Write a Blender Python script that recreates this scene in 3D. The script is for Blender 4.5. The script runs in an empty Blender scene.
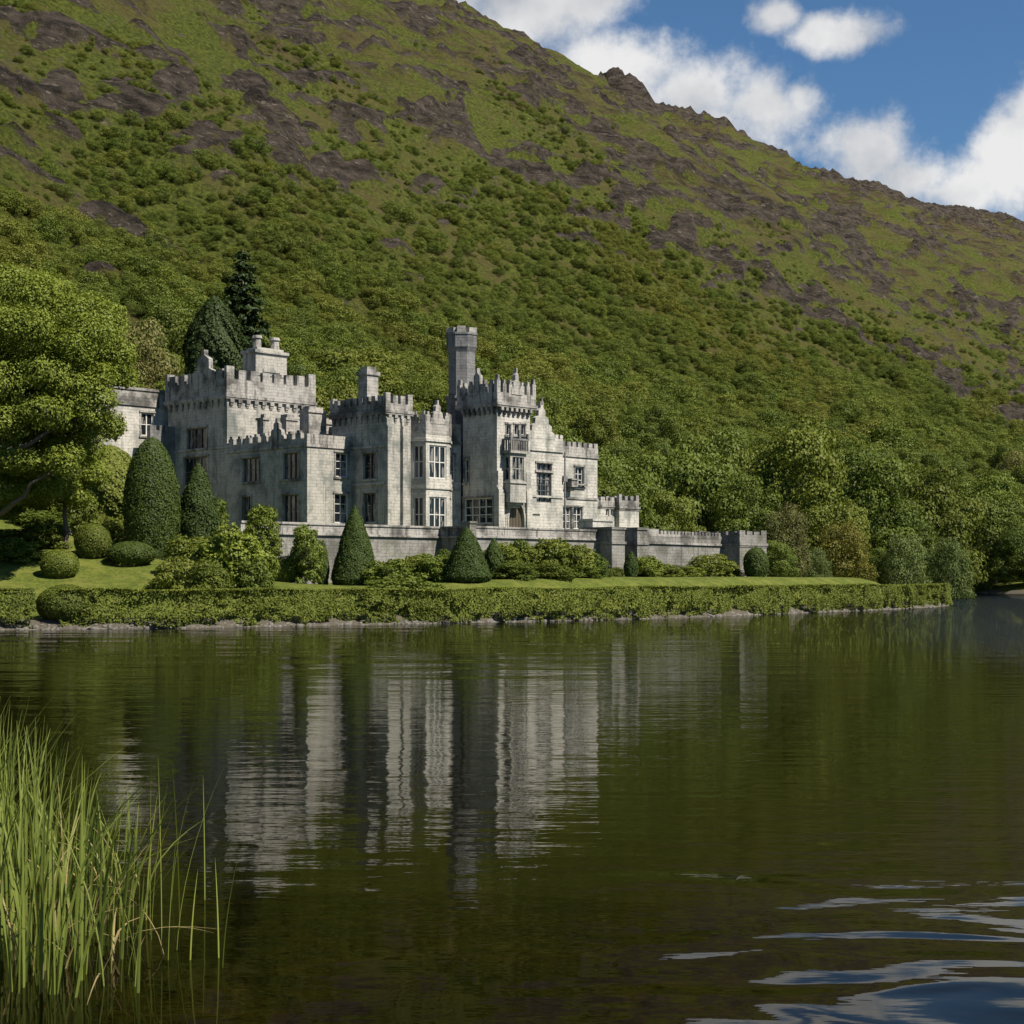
import bpy, math, random
import numpy as np
from mathutils import Vector

# ------------------------------------------------------------------ camera, sky, sun, exposure
scene = bpy.context.scene
COL = scene.collection
FPX, HOR, CAMZ = 1600.0, 576.0, 3.4
cam = bpy.data.cameras.new('camera')
cam.sensor_width = 36.0
cam.lens = 36.0 * FPX / 1024.0
cam.shift_y = (HOR - 512.0) / 1024.0
cam.clip_start, cam.clip_end = 0.1, 9000.0
camo = bpy.data.objects.new('camera', cam)
camo.location = (0, 0, CAMZ)
camo.rotation_euler = (math.pi / 2, 0, 0)
COL.objects.link(camo)
scene.camera = camo

SUN_DIR = Vector((0.855, -0.50, 1.17)).normalized()
sun = bpy.data.lights.new('sun', 'SUN')
sun.energy = 5.0
sun.angle = math.radians(0.5)
sun.color = (1.0, 0.93, 0.82)
suno = bpy.data.objects.new('sun', sun)
suno.rotation_euler = (-SUN_DIR).to_track_quat('-Z', 'Y').to_euler()
COL.objects.link(suno)

def px_dir(px, py):
    az = math.atan((px - 512) / FPX)
    el = math.atan((HOR - py) / FPX * math.cos(az))
    return az, el

world = bpy.data.worlds.new('World')
scene.world = world
world.use_nodes = True
wn, wl = world.node_tree.nodes, world.node_tree.links
wn.clear()
def N(nodes, t, **kw):
    n = nodes.new(t)
    for k, v in kw.items():
        if k == 'ins':
            for i, x in v.items():
                n.inputs[i].default_value = x
        else:
            setattr(n, k, v)
    return n
def wmath(op, a, b=None, c=None, clamp=False):
    n = wn.new('ShaderNodeMath'); n.operation = op; n.use_clamp = clamp
    for i, x in enumerate((a, b, c)):
        if x is None: continue
        if isinstance(x, (int, float)): n.inputs[i].default_value = x
        else: wl.new(x, n.inputs[i])
    return n.outputs[0]
sky = N(wn, 'ShaderNodeTexSky', sky_type='NISHITA', sun_disc=False)
sky.sun_elevation = math.asin(SUN_DIR.z)
sky.sun_rotation = math.atan2(SUN_DIR.x, SUN_DIR.y)
sky.air_density, sky.dust_density, sky.ozone_density = 1.0, 0.25, 3.0
tc = wn.new('ShaderNodeTexCoord')
sp = wn.new('ShaderNodeSeparateXYZ'); wl.new(tc.outputs['Generated'], sp.inputs[0])
az = wmath('ARCTAN2', sp.outputs[0], sp.outputs[1])
el = wmath('ARCSINE', sp.outputs[2])
noi = N(wn, 'ShaderNodeTexNoise', ins={'Scale': 15.0, 'Detail': 9.0, 'Roughness': 0.62})
wl.new(tc.outputs['Generated'], noi.inputs['Vector'])
noi2 = N(wn, 'ShaderNodeTexNoise', ins={'Scale': 9.0, 'Detail': 5.0, 'Roughness': 0.55})
wl.new(tc.outputs['Generated'], noi2.inputs['Vector'])
best = None
for (bx, by, rx, ry) in [(540, -5, 120, 62), (625, 65, 92, 48), (700, 92, 80, 48), (765, 100, 68, 42), (800, 95, 30, 28),
                         (872, 150, 62, 44), (915, 178, 62, 30), (960, 190, 60, 30), (1012, 160, 38, 62), (1050, 130, 60, 60),
                         (775, 14, 32, 20), (832, 34, 48, 26), (690, 130, 120, 50), (420, 20, 160, 80),
                         (1180, 120, 120, 60)]:
    a0, e0 = px_dir(bx, by)
    ax = wmath('DIVIDE', wmath('SUBTRACT', az, a0), rx / FPX)
    ey = wmath('DIVIDE', wmath('SUBTRACT', el, e0), ry / FPX)
    q = wmath('SQRT', wmath('ADD', wmath('MULTIPLY', ax, ax), wmath('MULTIPLY', ey, ey)))
    v = wmath('SUBTRACT', 1.0, q)
    best = v if best is None else wmath('SMOOTH_MAX', best, v, 0.10)
f = wmath('ADD', best, wmath('MULTIPLY', wmath('SUBTRACT', noi.outputs['Fac'], 0.5), 3.0))
mr = N(wn, 'ShaderNodeMapRange', interpolation_type='SMOOTHSTEP', ins={1: -0.12, 2: 0.72})
wl.new(f, mr.inputs[0])
cr = wn.new('ShaderNodeValToRGB')
cr.color_ramp.elements[0].position = 0.36; cr.color_ramp.elements[0].color = (0.36, 0.39, 0.44, 1)
cr.color_ramp.elements[1].position = 0.62; cr.color_ramp.elements[1].color = (0.80, 0.80, 0.80, 1)
wl.new(noi2.outputs['Fac'], cr.inputs[0])
bg1 = N(wn, 'ShaderNodeBackground', ins={'Strength': 0.05})
bg2 = N(wn, 'ShaderNodeBackground', ins={'Strength': 0.62})
tintn = N(wn, 'ShaderNodeMix', data_type='RGBA', blend_type='MULTIPLY'); tintn.inputs[0].default_value = 1.0
wl.new(sky.outputs[0], tintn.inputs[6]); tintn.inputs[7].default_value = (0.70, 0.98, 1.16, 1)
wl.new(tintn.outputs[2], bg1.inputs[0]); wl.new(cr.outputs[0], bg2.inputs[0])
mx = wn.new('ShaderNodeMixShader')
wl.new(mr.outputs[0], mx.inputs[0]); wl.new(bg1.outputs[0], mx.inputs[1]); wl.new(bg2.outputs[0], mx.inputs[2])
wo = wn.new('ShaderNodeOutputWorld'); wl.new(mx.outputs[0], wo.inputs[0])

scene.view_settings.view_transform = 'Standard'
scene.view_settings.look = 'None'
scene.view_settings.exposure = 0.74
scene.view_settings.gamma = 1.0
scene.view_settings.use_curve_mapping = False
scene.render.engine = 'CYCLES'
scene.cycles.max_bounces = 6
scene.cycles.diffuse_bounces = 2
scene.cycles.glossy_bounces = 3
scene.cycles.transmission_bounces = 3
scene.cycles.transparent_max_bounces = 6
scene.cycles.caustics_reflective = False
scene.cycles.caustics_refractive = False
scene.cycles.use_denoising = True

# ------------------------------------------------------------------ frames of reference
TH = math.radians(46)
UX, UY = math.cos(TH), math.sin(TH)
PX, PY = -19.2, 150.0
def W(u, w):                    # castle plan (u along the front, w towards the lake) -> world
    return PX + UX * u + UY * w, PY + UY * u - UX * w
def toUW(x, y):
    dx, dy = x - PX, y - PY
    return dx * UX + dy * UY, dx * UY - dy * UX
def upx(px, w):
    k = (px - 512) / FPX
    a, b = PX + UY * w, PY - UX * w
    return (k * b - a) / (UX - k * UY)
def wpx(px, u):
    k = (px - 512) / FPX
    a, b = PX + UX * u, PY + UY * u
    return (k * b - a) / (UY + k * UX)
def zpx(y, u, w):
    return CAMZ + (HOR - y) / FPX * W(u, w)[1]

# ------------------------------------------------------------------ numpy noise
def _h(ix, iy, s):
    n = (ix.astype(np.int64) * 374761393 + iy.astype(np.int64) * 668265263 + s * 1442695041) & 0x7fffffff
    n = ((n ^ (n >> 13)) * 1274126177) & 0x7fffffff
    return ((n ^ (n >> 16)) & 0xffff) / 65535.0
def vnoise(x, y, s=0):
    x = np.asarray(x, float); y = np.asarray(y, float)
    ix, iy = np.floor(x), np.floor(y)
    fx, fy = x - ix, y - iy
    fx = fx * fx * fx * (fx * (fx * 6 - 15) + 10); fy = fy * fy * fy * (fy * (fy * 6 - 15) + 10)
    a, b = _h(ix, iy, s), _h(ix + 1, iy, s)
    c, d = _h(ix, iy + 1, s), _h(ix + 1, iy + 1, s)
    return (a + (b - a) * fx) * (1 - fy) + (c + (d - c) * fx) * fy
def fbm(x, y, oct=5, s=0, gain=0.5):
    t, a, n = 0, 1.0, 0
    for i in range(oct):
        t = t + a * vnoise(x * 2 ** i + 17.3 * i, y * 2 ** i - 9.1 * i, s + i); n += a; a *= gain
    return t / n
def ridged(x, y, oct=5, s=0):
    t, a, n = 0, 1.0, 0
    for i in range(oct):
        t = t + a * (1 - np.abs(2 * vnoise(x * 2 ** i + 5.7 * i, y * 2 ** i + 3.3 * i, s + i) - 1)); n += a; a *= 0.5
    return t / n
def sm(x, a, b):
    t = np.clip((np.asarray(x, float) - a) / (b - a), 0, 1)
    return t * t * (3 - 2 * t)

# ------------------------------------------------------------------ terrain heights
SHORE = np.array([(-420, 18), (-200, 22), (-90, 22), (-60, 24), (-44.5, 24.8), (-39, 27.7), (-33.5, 30.7), (-26, 32.1), (-18.5, 33.6), (-10, 35.2),
                  (-1, 37.0), (11.7, 37.1), (29.6, 34.9), (46, 33.3), (62, 30.2), (71, 27), (75.2, 24.4), (76.4, 22.5), (75, 18), (95, 6),
                  (140, -16), (185, -33), (196, -40), (196.5, -36), (193, -28), (189, -20), (184, -5), (182, 20), (188, 60), (200, 120), (240, 320),
                  (3200, 320), (3200, -1300), (-420, -1300)], float)
def shore_sd(u, w):
    u = np.asarray(u, float); w = np.asarray(w, float)
    d2 = np.full(u.shape, 1e12); ins = np.zeros(u.shape, bool)
    n = len(SHORE)
    for i in range(n):
        x0, y0 = SHORE[i]; x1, y1 = SHORE[(i + 1) % n]
        ex, ey = x1 - x0, y1 - y0
        t = np.clip(((u - x0) * ex + (w - y0) * ey) / (ex * ex + ey * ey), 0, 1)
        d2 = np.minimum(d2, (u - x0 - t * ex) ** 2 + (w - y0 - t * ey) ** 2)
        c = ((y0 > w) != (y1 > w)) & (u < (x1 - x0) * (w - y0) / ((y1 - y0) if y1 != y0 else 1e-9) + x0)
        ins ^= c
    d = np.sqrt(d2)
    return np.where(ins, d, -d)
V0 = 34.0
BELT_A = ([-100, 77, 107, 151, 200, 245, 286, 329, 358, 385, 421, 700], [190, 202, 228, 225, 258, 275, 248, 245, 209, 165, 141, 110])
BELT_B = ([-100, 164, 245, 330, 400, 448, 560, 640, 1200], [260, 276, 309, 325, 272, 250, 266, 257, 240])
RIDGE_U = [130, 360, 460, 510, 535, 560, 600, 650, 700, 750, 800, 850, 900, 960, 1030, 1100, 1180, 1260, 1400]
RIDGE_DZ = [32.0, 24.6, 20.1, 16.9, 8.8, -0.5, -10.5, -9.6, -6.9, 0.8, -27.8, -12.3, -17.7, -12.2, -13.6, -9.5, 2.4, -1.3, 0.0]
def hill(u, v):
    """height above the garden and the crag mask on the mountain side"""
    v = np.asarray(v, float); u = np.asarray(u, float)
    t = np.clip((v - V0) / 515.0, 0, None)
    base = np.where(t < 1, 325 * (1.06 * t - 0.06 * t ** 4), 325 + 20 * (1 - np.exp(-(t - 1) * 3)))
    base = np.where(t < 0.06, 325 * 1.06 * t * t / 0.12 , base - 325 * 1.06 * 0.03 * 1)
    amp = sm(v, V0, V0 + 120)
    big = (fbm(u / 170 + 3, v / 140, 3, 11) - 0.5) * (26 - 18 * sm(v, 200, 420)) * amp
    gul = (ridged((u + 0.35 * v) / 75, v / 260 + 7, 3, 23) - 0.6) * -14 * amp * (1 - .6 * sm(v, 330, 500))
    up = sm(v + 90 * (fbm(u / 90, v / 90, 3, 77) - 0.5) + np.clip((u - 330) * 0.35, -20, 130), 150, 300)
    def belt(us_, vs_, half):
        return 1 - np.abs(v - np.interp(u, us_, vs_)) / half
    du = u - .55 * v; nb = fbm(du / 26, v / 9, 5, 41, .62); led = ridged(du / 30 + 2, v / 11, 4, 43)
    led = sm(led, .52, .72)
    crag = led * sm(belt(BELT_A[0], BELT_A[1], 46) + (nb - .5) * 4.0, 0.25, .8)
    crag = np.maximum(crag, led * sm(belt(BELT_B[0], BELT_B[1], 50) + (nb - .5) * 4.0, 0.45, 1.0))
    crag = np.maximum(crag, led * sm(fbm(u / 36 + .6 * v / 30, v / 18, 5, 57, .6), 0.54, 0.62) * up)
    crest = sm(sm(v, 455, 545) + (fbm(du / 30, v / 12, 5, 61, .6) - .5) * 3.2, 0.55, 0.95) * sm(v, 430, 490)
    crag = np.clip(np.maximum(crag, crest), 0, 1)
    tb = v / 15 + 2.2 * fbm(u / 40, v / 40, 3, 83); st = crag * (5.0 * (sm(tb - np.floor(tb), .55, .95) - (tb - np.floor(tb))) + 4.5 * ridged(du / 19, v / 9, 4, 71) + 3.0 * ridged(u / 8, v / 4.5, 3, 73) - 0.6)
    fine = amp * ((fbm(u / 13, v / 8, 4, 91) - 0.5) * 5.5 + (ridged((u + .5 * v) / 40, v / 22, 4, 95) - .6) * 5.0 * up)
    knob = 0
    for (pu, pv, r, hh) in [(692, 545, 15, 19), (668, 545, 10, 4), (790, 535, 24, 16), (822, 540, 14, 15), (852, 545, 18, 9), (930, 545, 14, 5), (1010, 545, 20, 5), (600, 545, 18, 4)]:
        knob = knob + hh * np.exp(-(((u - pu) / r) ** 2 + ((v - pv) / 22) ** 2) ** 2)
    base = base + np.interp(u, RIDGE_U, RIDGE_DZ) * sm(v, 170, 430)
    crag = np.maximum(crag, sm(knob, 1.5, 5))
    return np.maximum(base, 0) + big + gul + st + fine + knob, crag, up
def terrace_w(u):
    return np.where(u < 6.0, 12.0, np.where(u < 29.5, 15.9, np.where(u < 44, 15.3, 17.6)))
def garden(u, w):
    s = shore_sd(u, w)
    z = np.where(s < 0, np.maximum(s * 0.35, -2.6), np.minimum(s * 0.9, 0.62))
    z = z + (2.0 + .65 * sm(u, -12, 2) - 1.1 * sm(u, 66, 90)) * sm(s, 2.4, 10.0)
    z = z + 3.2 * sm(s, 7, 24) * sm(-u, 12, 30) + 2.4 * sm(-w, -8, 6) * sm(-u, 9, 16)
    inside = (u > -9.5) & (u < 48.0) & (w < terrace_w(u) - 1.6)
    plate = np.maximum(7.3 * (1 - sm(u, 46.5, 49.0)) + 2.9 * sm(u, 46.5, 49.0), z)
    z = np.where(inside, plate, z)
    z = z + 0.22 * (fbm(u / 9, w / 9, 3, 5) - 0.5) * sm(s, 3, 8)
    z = z + 0.25 * (fbm(u / 1.7, w / 1.7, 3, 6) - 0.5) * sm(s, -1.5, 0.5) * (1 - sm(s, 2, 4))
    return z, s
def height(u, w):
    u = np.asarray(u, float); w = np.asarray(w, float)
    g, s = garden(u, w)
    hh, c, up = hill(u, -w)
    z = np.where(-w > V0 - 2, g + np.where(s > 0, hh * sm(s, 0, 60) , 0), g)
    return z, s, c, up
def gz(u, w):
    return float(height(np.array([u]), np.array([w]))[0][0])

# ------------------------------------------------------------------ mesh helpers
def tag(o, label=None, cat=None, group=None, kind=None):
    if label: o['label'] = label
    if cat: o['category'] = cat
    if group: o['group'] = group
    if kind: o['kind'] = kind
    return o
def mesh_np(name, verts, quads, mats, smooth=False, attrs=None, tris=None, mat_idx=None):
    me = bpy.data.meshes.new(name)
    verts = np.asarray(verts, np.float32)
    quads = np.asarray(quads, np.int32).reshape(-1, 4) if quads is not None else np.zeros((0, 4), np.int32)
    tris = np.asarray(tris, np.int32).reshape(-1, 3) if tris is not None else np.zeros((0, 3), np.int32)
    me.vertices.add(len(verts)); me.vertices.foreach_set('co', verts.ravel())
    loops = np.concatenate([quads.ravel(), tris.ravel()])
    me.loops.add(len(loops)); me.loops.foreach_set('vertex_index', loops)
    starts = np.concatenate([np.arange(len(quads)) * 4, len(quads) * 4 + np.arange(len(tris)) * 3]).astype(np.int32)
    me.polygons.add(len(starts)); me.polygons.foreach_set('loop_start', starts)
    for m in (mats if isinstance(mats, (list, tuple)) else [mats]): me.materials.append(m)
    if mat_idx is not None: me.polygons.foreach_set('material_index', np.asarray(mat_idx, np.int32))
    if smooth: me.polygons.foreach_set('use_smooth', np.ones(len(starts), bool))
    for k, v in (attrs or {}).items():
        a = me.attributes.new(k, 'FLOAT', 'POINT'); a.data.foreach_set('value', np.asarray(v, np.float32))
    me.update(calc_edges=True)
    me.validate()
    return me
def link(name, me, parent=None):
    o = bpy.data.objects.new(name, me); COL.objects.link(o)
    if parent is not None: o.parent = parent
    return o
def empty(name, loc, rz=0.0):
    o = bpy.data.objects.new(name, None); o.location = loc; o.rotation_euler = (0, 0, rz); o.empty_display_size = 0.3
    COL.objects.link(o); return o

class MB:
    def __init__(self): self.v, self.f, self.m = [], [], []
    def poly(self, pts, m=0):
        b = len(self.v); self.v += [tuple(p) for p in pts]; self.f.append(tuple(range(b, b + len(pts)))); self.m.append(m)
    def box(self, x0, x1, y0, y1, z0, z1, m=0, fn=None, top=None):
        P = [(x0, y0, z0), (x1, y0, z0), (x1, y1, z0), (x0, y1, z0), (x0, y0, z1), (x1, y0, z1), (x1, y1, z1), (x0, y1, z1)]
        if top is not None:       # (inset) taper at the top
            P[4:] = [(x0 + top, y0 + top, z1), (x1 - top, y0 + top, z1), (x1 - top, y1 - top, z1), (x0 + top, y1 - top, z1)]
        if fn: P = [fn(*p) for p in P]
        b = len(self.v); self.v += P
        for q in ((0, 3, 2, 1), (4, 5, 6, 7), (0, 1, 5, 4), (1, 2, 6, 5), (2, 3, 7, 6), (3, 0, 4, 7)):
            self.f.append(tuple(b + i for i in q)); self.m.append(m)
    def prism(self, pts, t0, t1, fn, m=0):
        """polygon pts (a,z) extruded in depth t0..t1 through fn(a, d, z)"""
        n = len(pts); b = len(self.v)
        self.v += [fn(a, t0, z) for a, z in pts] + [fn(a, t1, z) for a, z in pts]
        self.f.append(tuple(range(b, b + n))); self.m.append(m)
        self.f.append(tuple(range(b + 2 * n - 1, b + n - 1, -1))); self.m.append(m)
        for i in range(n):
            j = (i + 1) % n
            self.f.append((b + i, b + j, b + n + j, b + n + i)); self.m.append(m)
    def ngon(self, cx, cy, r0, r1, z0, z1, n=8, m=0, rot=0.0, cap=True):
        b = len(self.v)
        for r, z in ((r0, z0), (r1, z1)):
            for i in range(n):
                a = rot + 2 * math.pi * i / n
                self.v.append((cx + r * math.cos(a), cy + r * math.sin(a), z))
        for i in range(n):
            j = (i + 1) % n
            self.f.append((b + i, b + j, b + n + j, b + n + i)); self.m.append(m)
        if cap:
            self.f.append(tuple(b + n + i for i in range(n))); self.m.append(m)
            self.f.append(tuple(b + i for i in range(n - 1, -1, -1))); self.m.append(m)
    def tube(self, pts, rads, n=7, m=0):
        pts = [Vector(p) for p in pts]; b = len(self.v)
        for i, p in enumerate(pts):
            d = (pts[min(i + 1, len(pts) - 1)] - pts[max(i - 1, 0)]).normalized()
            a = d.orthogonal().normalized(); c = d.cross(a)
            for k in range(n):
                t = 2 * math.pi * k / n
                self.v.append(tuple(p + (a * math.cos(t) + c * math.sin(t)) * rads[i]))
        for i in range(len(pts) - 1):
            for k in range(n):
                j = (k + 1) % n
                self.f.append((b + i * n + k, b + i * n + j, b + (i + 1) * n + j, b + (i + 1) * n + k)); self.m.append(m)
        self.f.append(tuple(b + (len(pts) - 1) * n + k for k in range(n))); self.m.append(m)
    def mesh(self, name, mats, smooth=False):
        me = bpy.data.meshes.new(name); me.from_pydata(self.v, [], self.f)
        for m in (mats if isinstance(mats, (list, tuple)) else [mats]): me.materials.append(m)
        me.polygons.foreach_set('material_index', self.m)
        if smooth: me.polygons.foreach_set('use_smooth', [True] * len(self.f))
        me.update(); return me
    def obj(self, name, mats, parent=None, smooth=False):
        return link(name, self.mesh(name, mats, smooth), parent)

# ------------------------------------------------------------------ materials
class NT:
    def __init__(self, name):
        self.mat = bpy.data.materials.new(name); self.mat.use_nodes = True
        self.t = self.mat.node_tree; self.n = self.t.nodes; self.l = self.t.links; self.n.clear()
    def node(self, t, ins=None, **kw):
        n = self.n.new(t)
        for k, v in kw.items(): setattr(n, k, v)
        for k, v in (ins or {}).items(): self.set(n.inputs[k], v)
        return n
    def set(self, s, v):
        if isinstance(v, bpy.types.NodeSocket): self.l.new(v, s)
        else: s.default_value = v
    def math(self, op, a, b=0.0, clamp=False):
        n = self.node('ShaderNodeMath', {0: a, 1: b}, operation=op); n.use_clamp = clamp; return n.outputs[0]
    def noise(self, vec, scale, detail=5.0, rough=0.55, dist=0.0):
        return self.node('ShaderNodeTexNoise', {'Vector': vec, 'Scale': scale, 'Detail': detail, 'Roughness': rough, 'Distortion': dist}).outputs['Fac']
    def step(self, v, a, b):
        return self.node('ShaderNodeMapRange', {0: v, 1: a, 2: b}, interpolation_type='SMOOTHSTEP').outputs[0]
    def mix(self, f, a, b, blend='MIX'):
        n = self.node('ShaderNodeMix', data_type='RGBA', blend_type=blend)
        self.set(n.inputs[0], f); self.set(n.inputs[6], a if isinstance(a, bpy.types.NodeSocket) else (*a, 1)); self.set(n.inputs[7], b if isinstance(b, bpy.types.NodeSocket) else (*b, 1))
        return n.outputs[2]
    def scale(self, vec, s):
        return self.node('ShaderNodeMapping', {'Vector': vec, 'Scale': s}).outputs[0]
    def out(self, sh):
        o = self.n.new('ShaderNodeOutputMaterial'); self.l.new(sh, o.inputs[0]); return self.mat
    def principled(self, col, rough=0.8, spec=0.3, bump=None, bdist=0.02, bstr=1.0, **kw):
        p = self.node('ShaderNodeBsdfPrincipled')
        self.set(p.inputs['Base Color'], col if isinstance(col, bpy.types.NodeSocket) else (*col, 1))
        self.set(p.inputs['Roughness'], rough); self.set(p.inputs['Specular IOR Level'], spec)
        for k, v in kw.items(): self.set(p.inputs[k], v)
        if bump is not None:
            b = self.node('ShaderNodeBump', {'Height': bump, 'Distance': bdist, 'Strength': bstr}); self.l.new(b.outputs[0], p.inputs['Normal'])
        return p.outputs[0]

def stone_mat(name, light, dark, course=0.31, stain=1.0, moss=0.0):
    k = NT(name)
    co = k.node('ShaderNodeTexCoord').outputs['Object']
    s = k.node('ShaderNodeSeparateXYZ', {0: co})
    a = k.math('ADD', s.outputs[0], k.math('MULTIPLY', s.outputs[1], 0.86))
    vec = k.node('ShaderNodeCombineXYZ', {0: a, 1: s.outputs[2]}).outputs[0]
    br = k.node('ShaderNodeTexBrick', {'Vector': vec, 'Color1': (0.25, 0.25, 0.25, 1), 'Color2': (1, 1, 1, 1), 'Mortar': (0.5, 0.5, 0.5, 1),
                                       'Scale': 1.0, 'Mortar Size': 0.02, 'Brick Width': course * 2.1, 'Row Height': course}, offset=0.5)
    blot = k.noise(co, 0.45, 6, 0.62)
    fine = k.noise(co, 3.2, 6, 0.7)
    streak = k.noise(k.scale(co, (1.5, 1.5, 0.16)), 1.0, 5, 0.62)
    c = k.mix(k.math('MULTIPLY', br.outputs[0], 0.32), light, tuple(0.72 * x for x in light))
    c = k.mix(k.math('MULTIPLY', k.step(blot, 0.42, 0.66), 0.70 * stain, True), c, dark)
    c = k.mix(k.math('MULTIPLY', k.step(streak, 0.52, 0.70), 0.75 * stain, True), c, dark)
    str2 = k.noise(k.scale(co, (5, 5, 0.45)), 1.0, 5, 0.7)
    c = k.mix(k.math('MULTIPLY', k.step(str2, 0.54, 0.68), 0.6 * stain, True), c, dark)
    c = k.mix(k.math('MULTIPLY', k.step(fine, 0.50, 0.68), 0.75), c, tuple(0.45 * x for x in light))
    c = k.mix(k.math('MULTIPLY', br.outputs['Fac'], 0.13), c, dark)
    if moss: c = k.mix(k.math('MULTIPLY', k.step(k.noise(co, 0.8, 5, 0.6), 0.5, 0.65), moss), c, (0.09, 0.10, 0.04))
    h = k.math('SUBTRACT', k.math('MULTIPLY', fine, 0.8), k.math('MULTIPLY', br.outputs['Fac'], 0.3))
    return k.out(k.principled(c, 0.9, 0.15, h, 0.06, 1.0))
M_STONE = stone_mat('pale_stone', (0.415, 0.385, 0.335), (0.095, 0.113, 0.105), stain=1.05)
M_WHITE = stone_mat('white_stone', (0.52, 0.485, 0.425), (0.14, 0.15, 0.135), stain=0.95)
M_TRIM = stone_mat('weathered_trim', (0.38, 0.355, 0.32), (0.055, 0.052, 0.048), stain=1.3)
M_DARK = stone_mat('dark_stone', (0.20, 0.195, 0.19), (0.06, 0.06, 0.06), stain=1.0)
M_RUBBLE = stone_mat('rubble_wall', (0.26, 0.245, 0.22), (0.075, 0.072, 0.064), course=0.3, stain=1.1, moss=0.35)
k = NT('slate'); M_SLATE = k.out(k.principled((0.07, 0.075, 0.08), 0.7))
k = NT('window_glass')
co = k.node('ShaderNodeTexCoord').outputs['Object']
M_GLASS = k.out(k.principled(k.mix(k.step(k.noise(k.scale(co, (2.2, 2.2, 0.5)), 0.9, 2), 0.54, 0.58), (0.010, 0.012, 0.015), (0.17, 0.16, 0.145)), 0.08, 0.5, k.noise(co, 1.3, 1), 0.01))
k = NT('frame_paint'); co = k.node('ShaderNodeTexCoord').outputs['Object']
M_FRAME = k.out(k.principled(k.mix(k.noise(co, 6, 3), (0.62, 0.60, 0.55), (0.42, 0.40, 0.36)), 0.6))
k = NT('dark_frame'); M_DFRAME = k.out(k.principled((0.10, 0.095, 0.09), 0.6))
k = NT('old_oak'); co = k.node('ShaderNodeTexCoord').outputs['Object']
M_DOOR = k.out(k.principled(k.mix(k.noise(k.scale(co, (6, 6, 0.5)), 2, 4), (0.045, 0.035, 0.024), (0.11, 0.088, 0.06)), 0.6))
k = NT('bark'); co = k.node('ShaderNodeTexCoord').outputs['Object']
bn = k.noise(k.scale(co, (4, 4, 0.8)), 2.5, 6, 0.65)
M_BARK = k.out(k.principled(k.mix(bn, (0.045, 0.036, 0.027), (0.20, 0.165, 0.125)), 0.9, 0.1, bn, 0.05))

def leaf_mat(name, dark, light, hue=0.35, trans=0.20, world_var=0.0):
    k = NT(name)
    t = k.node('ShaderNodeAttribute', attribute_name='tint').outputs['Fac']
    r = k.node('ShaderNodeObjectInfo').outputs['Random']
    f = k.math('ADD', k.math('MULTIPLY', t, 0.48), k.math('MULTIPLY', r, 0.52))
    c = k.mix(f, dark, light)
    c = k.mix(k.math('MULTIPLY', k.step(k.math('FRACT', k.math('MULTIPLY', r, 7.31)), 0.55, 1.0), hue), c, (light[0] * 1.15, light[1] * 0.88, light[2] * 0.7))
    if world_var:
        p = k.node('ShaderNodeNewGeometry').outputs['Position']
        c = k.mix(k.math('MULTIPLY', k.step(k.noise(p, 0.018, 4), 0.46, 0.66), world_var), c, (light[0] * 1.25, light[1] * 0.92, light[2]))
    d = k.node('ShaderNodeBsdfDiffuse', {'Color': c}).outputs[0]
    tr = k.node('ShaderNodeBsdfTranslucent', {'Color': k.mix(0.5, c, (light[0] * 1.3, light[1] * 1.3, light[2] * 0.5))}).outputs[0]
    g = k.node('ShaderNodeBsdfGlossy', {'Color': (1, 1, 1, 1), 'Roughness': 0.6}).outputs[0]
    m1 = k.node('ShaderNodeMixShader', {0: trans, 1: d, 2: tr}).outputs[0]
    m2 = k.node('ShaderNodeMixShader', {0: 0.012, 1: m1, 2: g}).outputs[0]
    return k.out(m2)
M_LEAF = leaf_mat('broad_leaf', (0.050, 0.074, 0.011), (0.138, 0.176, 0.024))
M_OLIVE = leaf_mat('hill_leaf', (0.062, 0.084, 0.013), (0.146, 0.176, 0.026), world_var=0.45)
M_BRIGHT = leaf_mat('bright_leaf', (0.068, 0.098, 0.015), (0.150, 0.185, 0.030))
M_SUNLEAF = leaf_mat('near_leaf', (0.062, 0.092, 0.011), (0.182, 0.215, 0.028), hue=0.15)
M_YEW = leaf_mat('yew_leaf', (0.024, 0.042, 0.008), (0.066, 0.096, 0.016), hue=0.1, trans=0.15)
M_CONIFER = leaf_mat('conifer_needle', (0.018, 0.032, 0.009), (0.052, 0.076, 0.018), hue=0.1, trans=0.1)
M_GOLD = leaf_mat('golden_leaf', (0.085, 0.085, 0.014), (0.170, 0.155, 0.026), hue=0.2)
M_GREY = leaf_mat('pale_leaf', (0.060, 0.088, 0.022), (0.145, 0.180, 0.050), hue=0.1)
M_BROWNLEAF = leaf_mat('brown_leaf', (0.085, 0.085, 0.026), (0.170, 0.165, 0.050), hue=0.1)
M_HEDGE = leaf_mat('hedge_leaf', (0.044, 0.062, 0.008), (0.185, 0.210, 0.028), hue=0.0)
M_REED = leaf_mat('reed_leaf', (0.10, 0.14, 0.022), (0.29, 0.31, 0.065), hue=0.3, trans=0.35)
M_REEDDRY = leaf_mat('dry_reed', (0.20, 0.15, 0.06), (0.34, 0.26, 0.12), hue=0.0)

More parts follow.
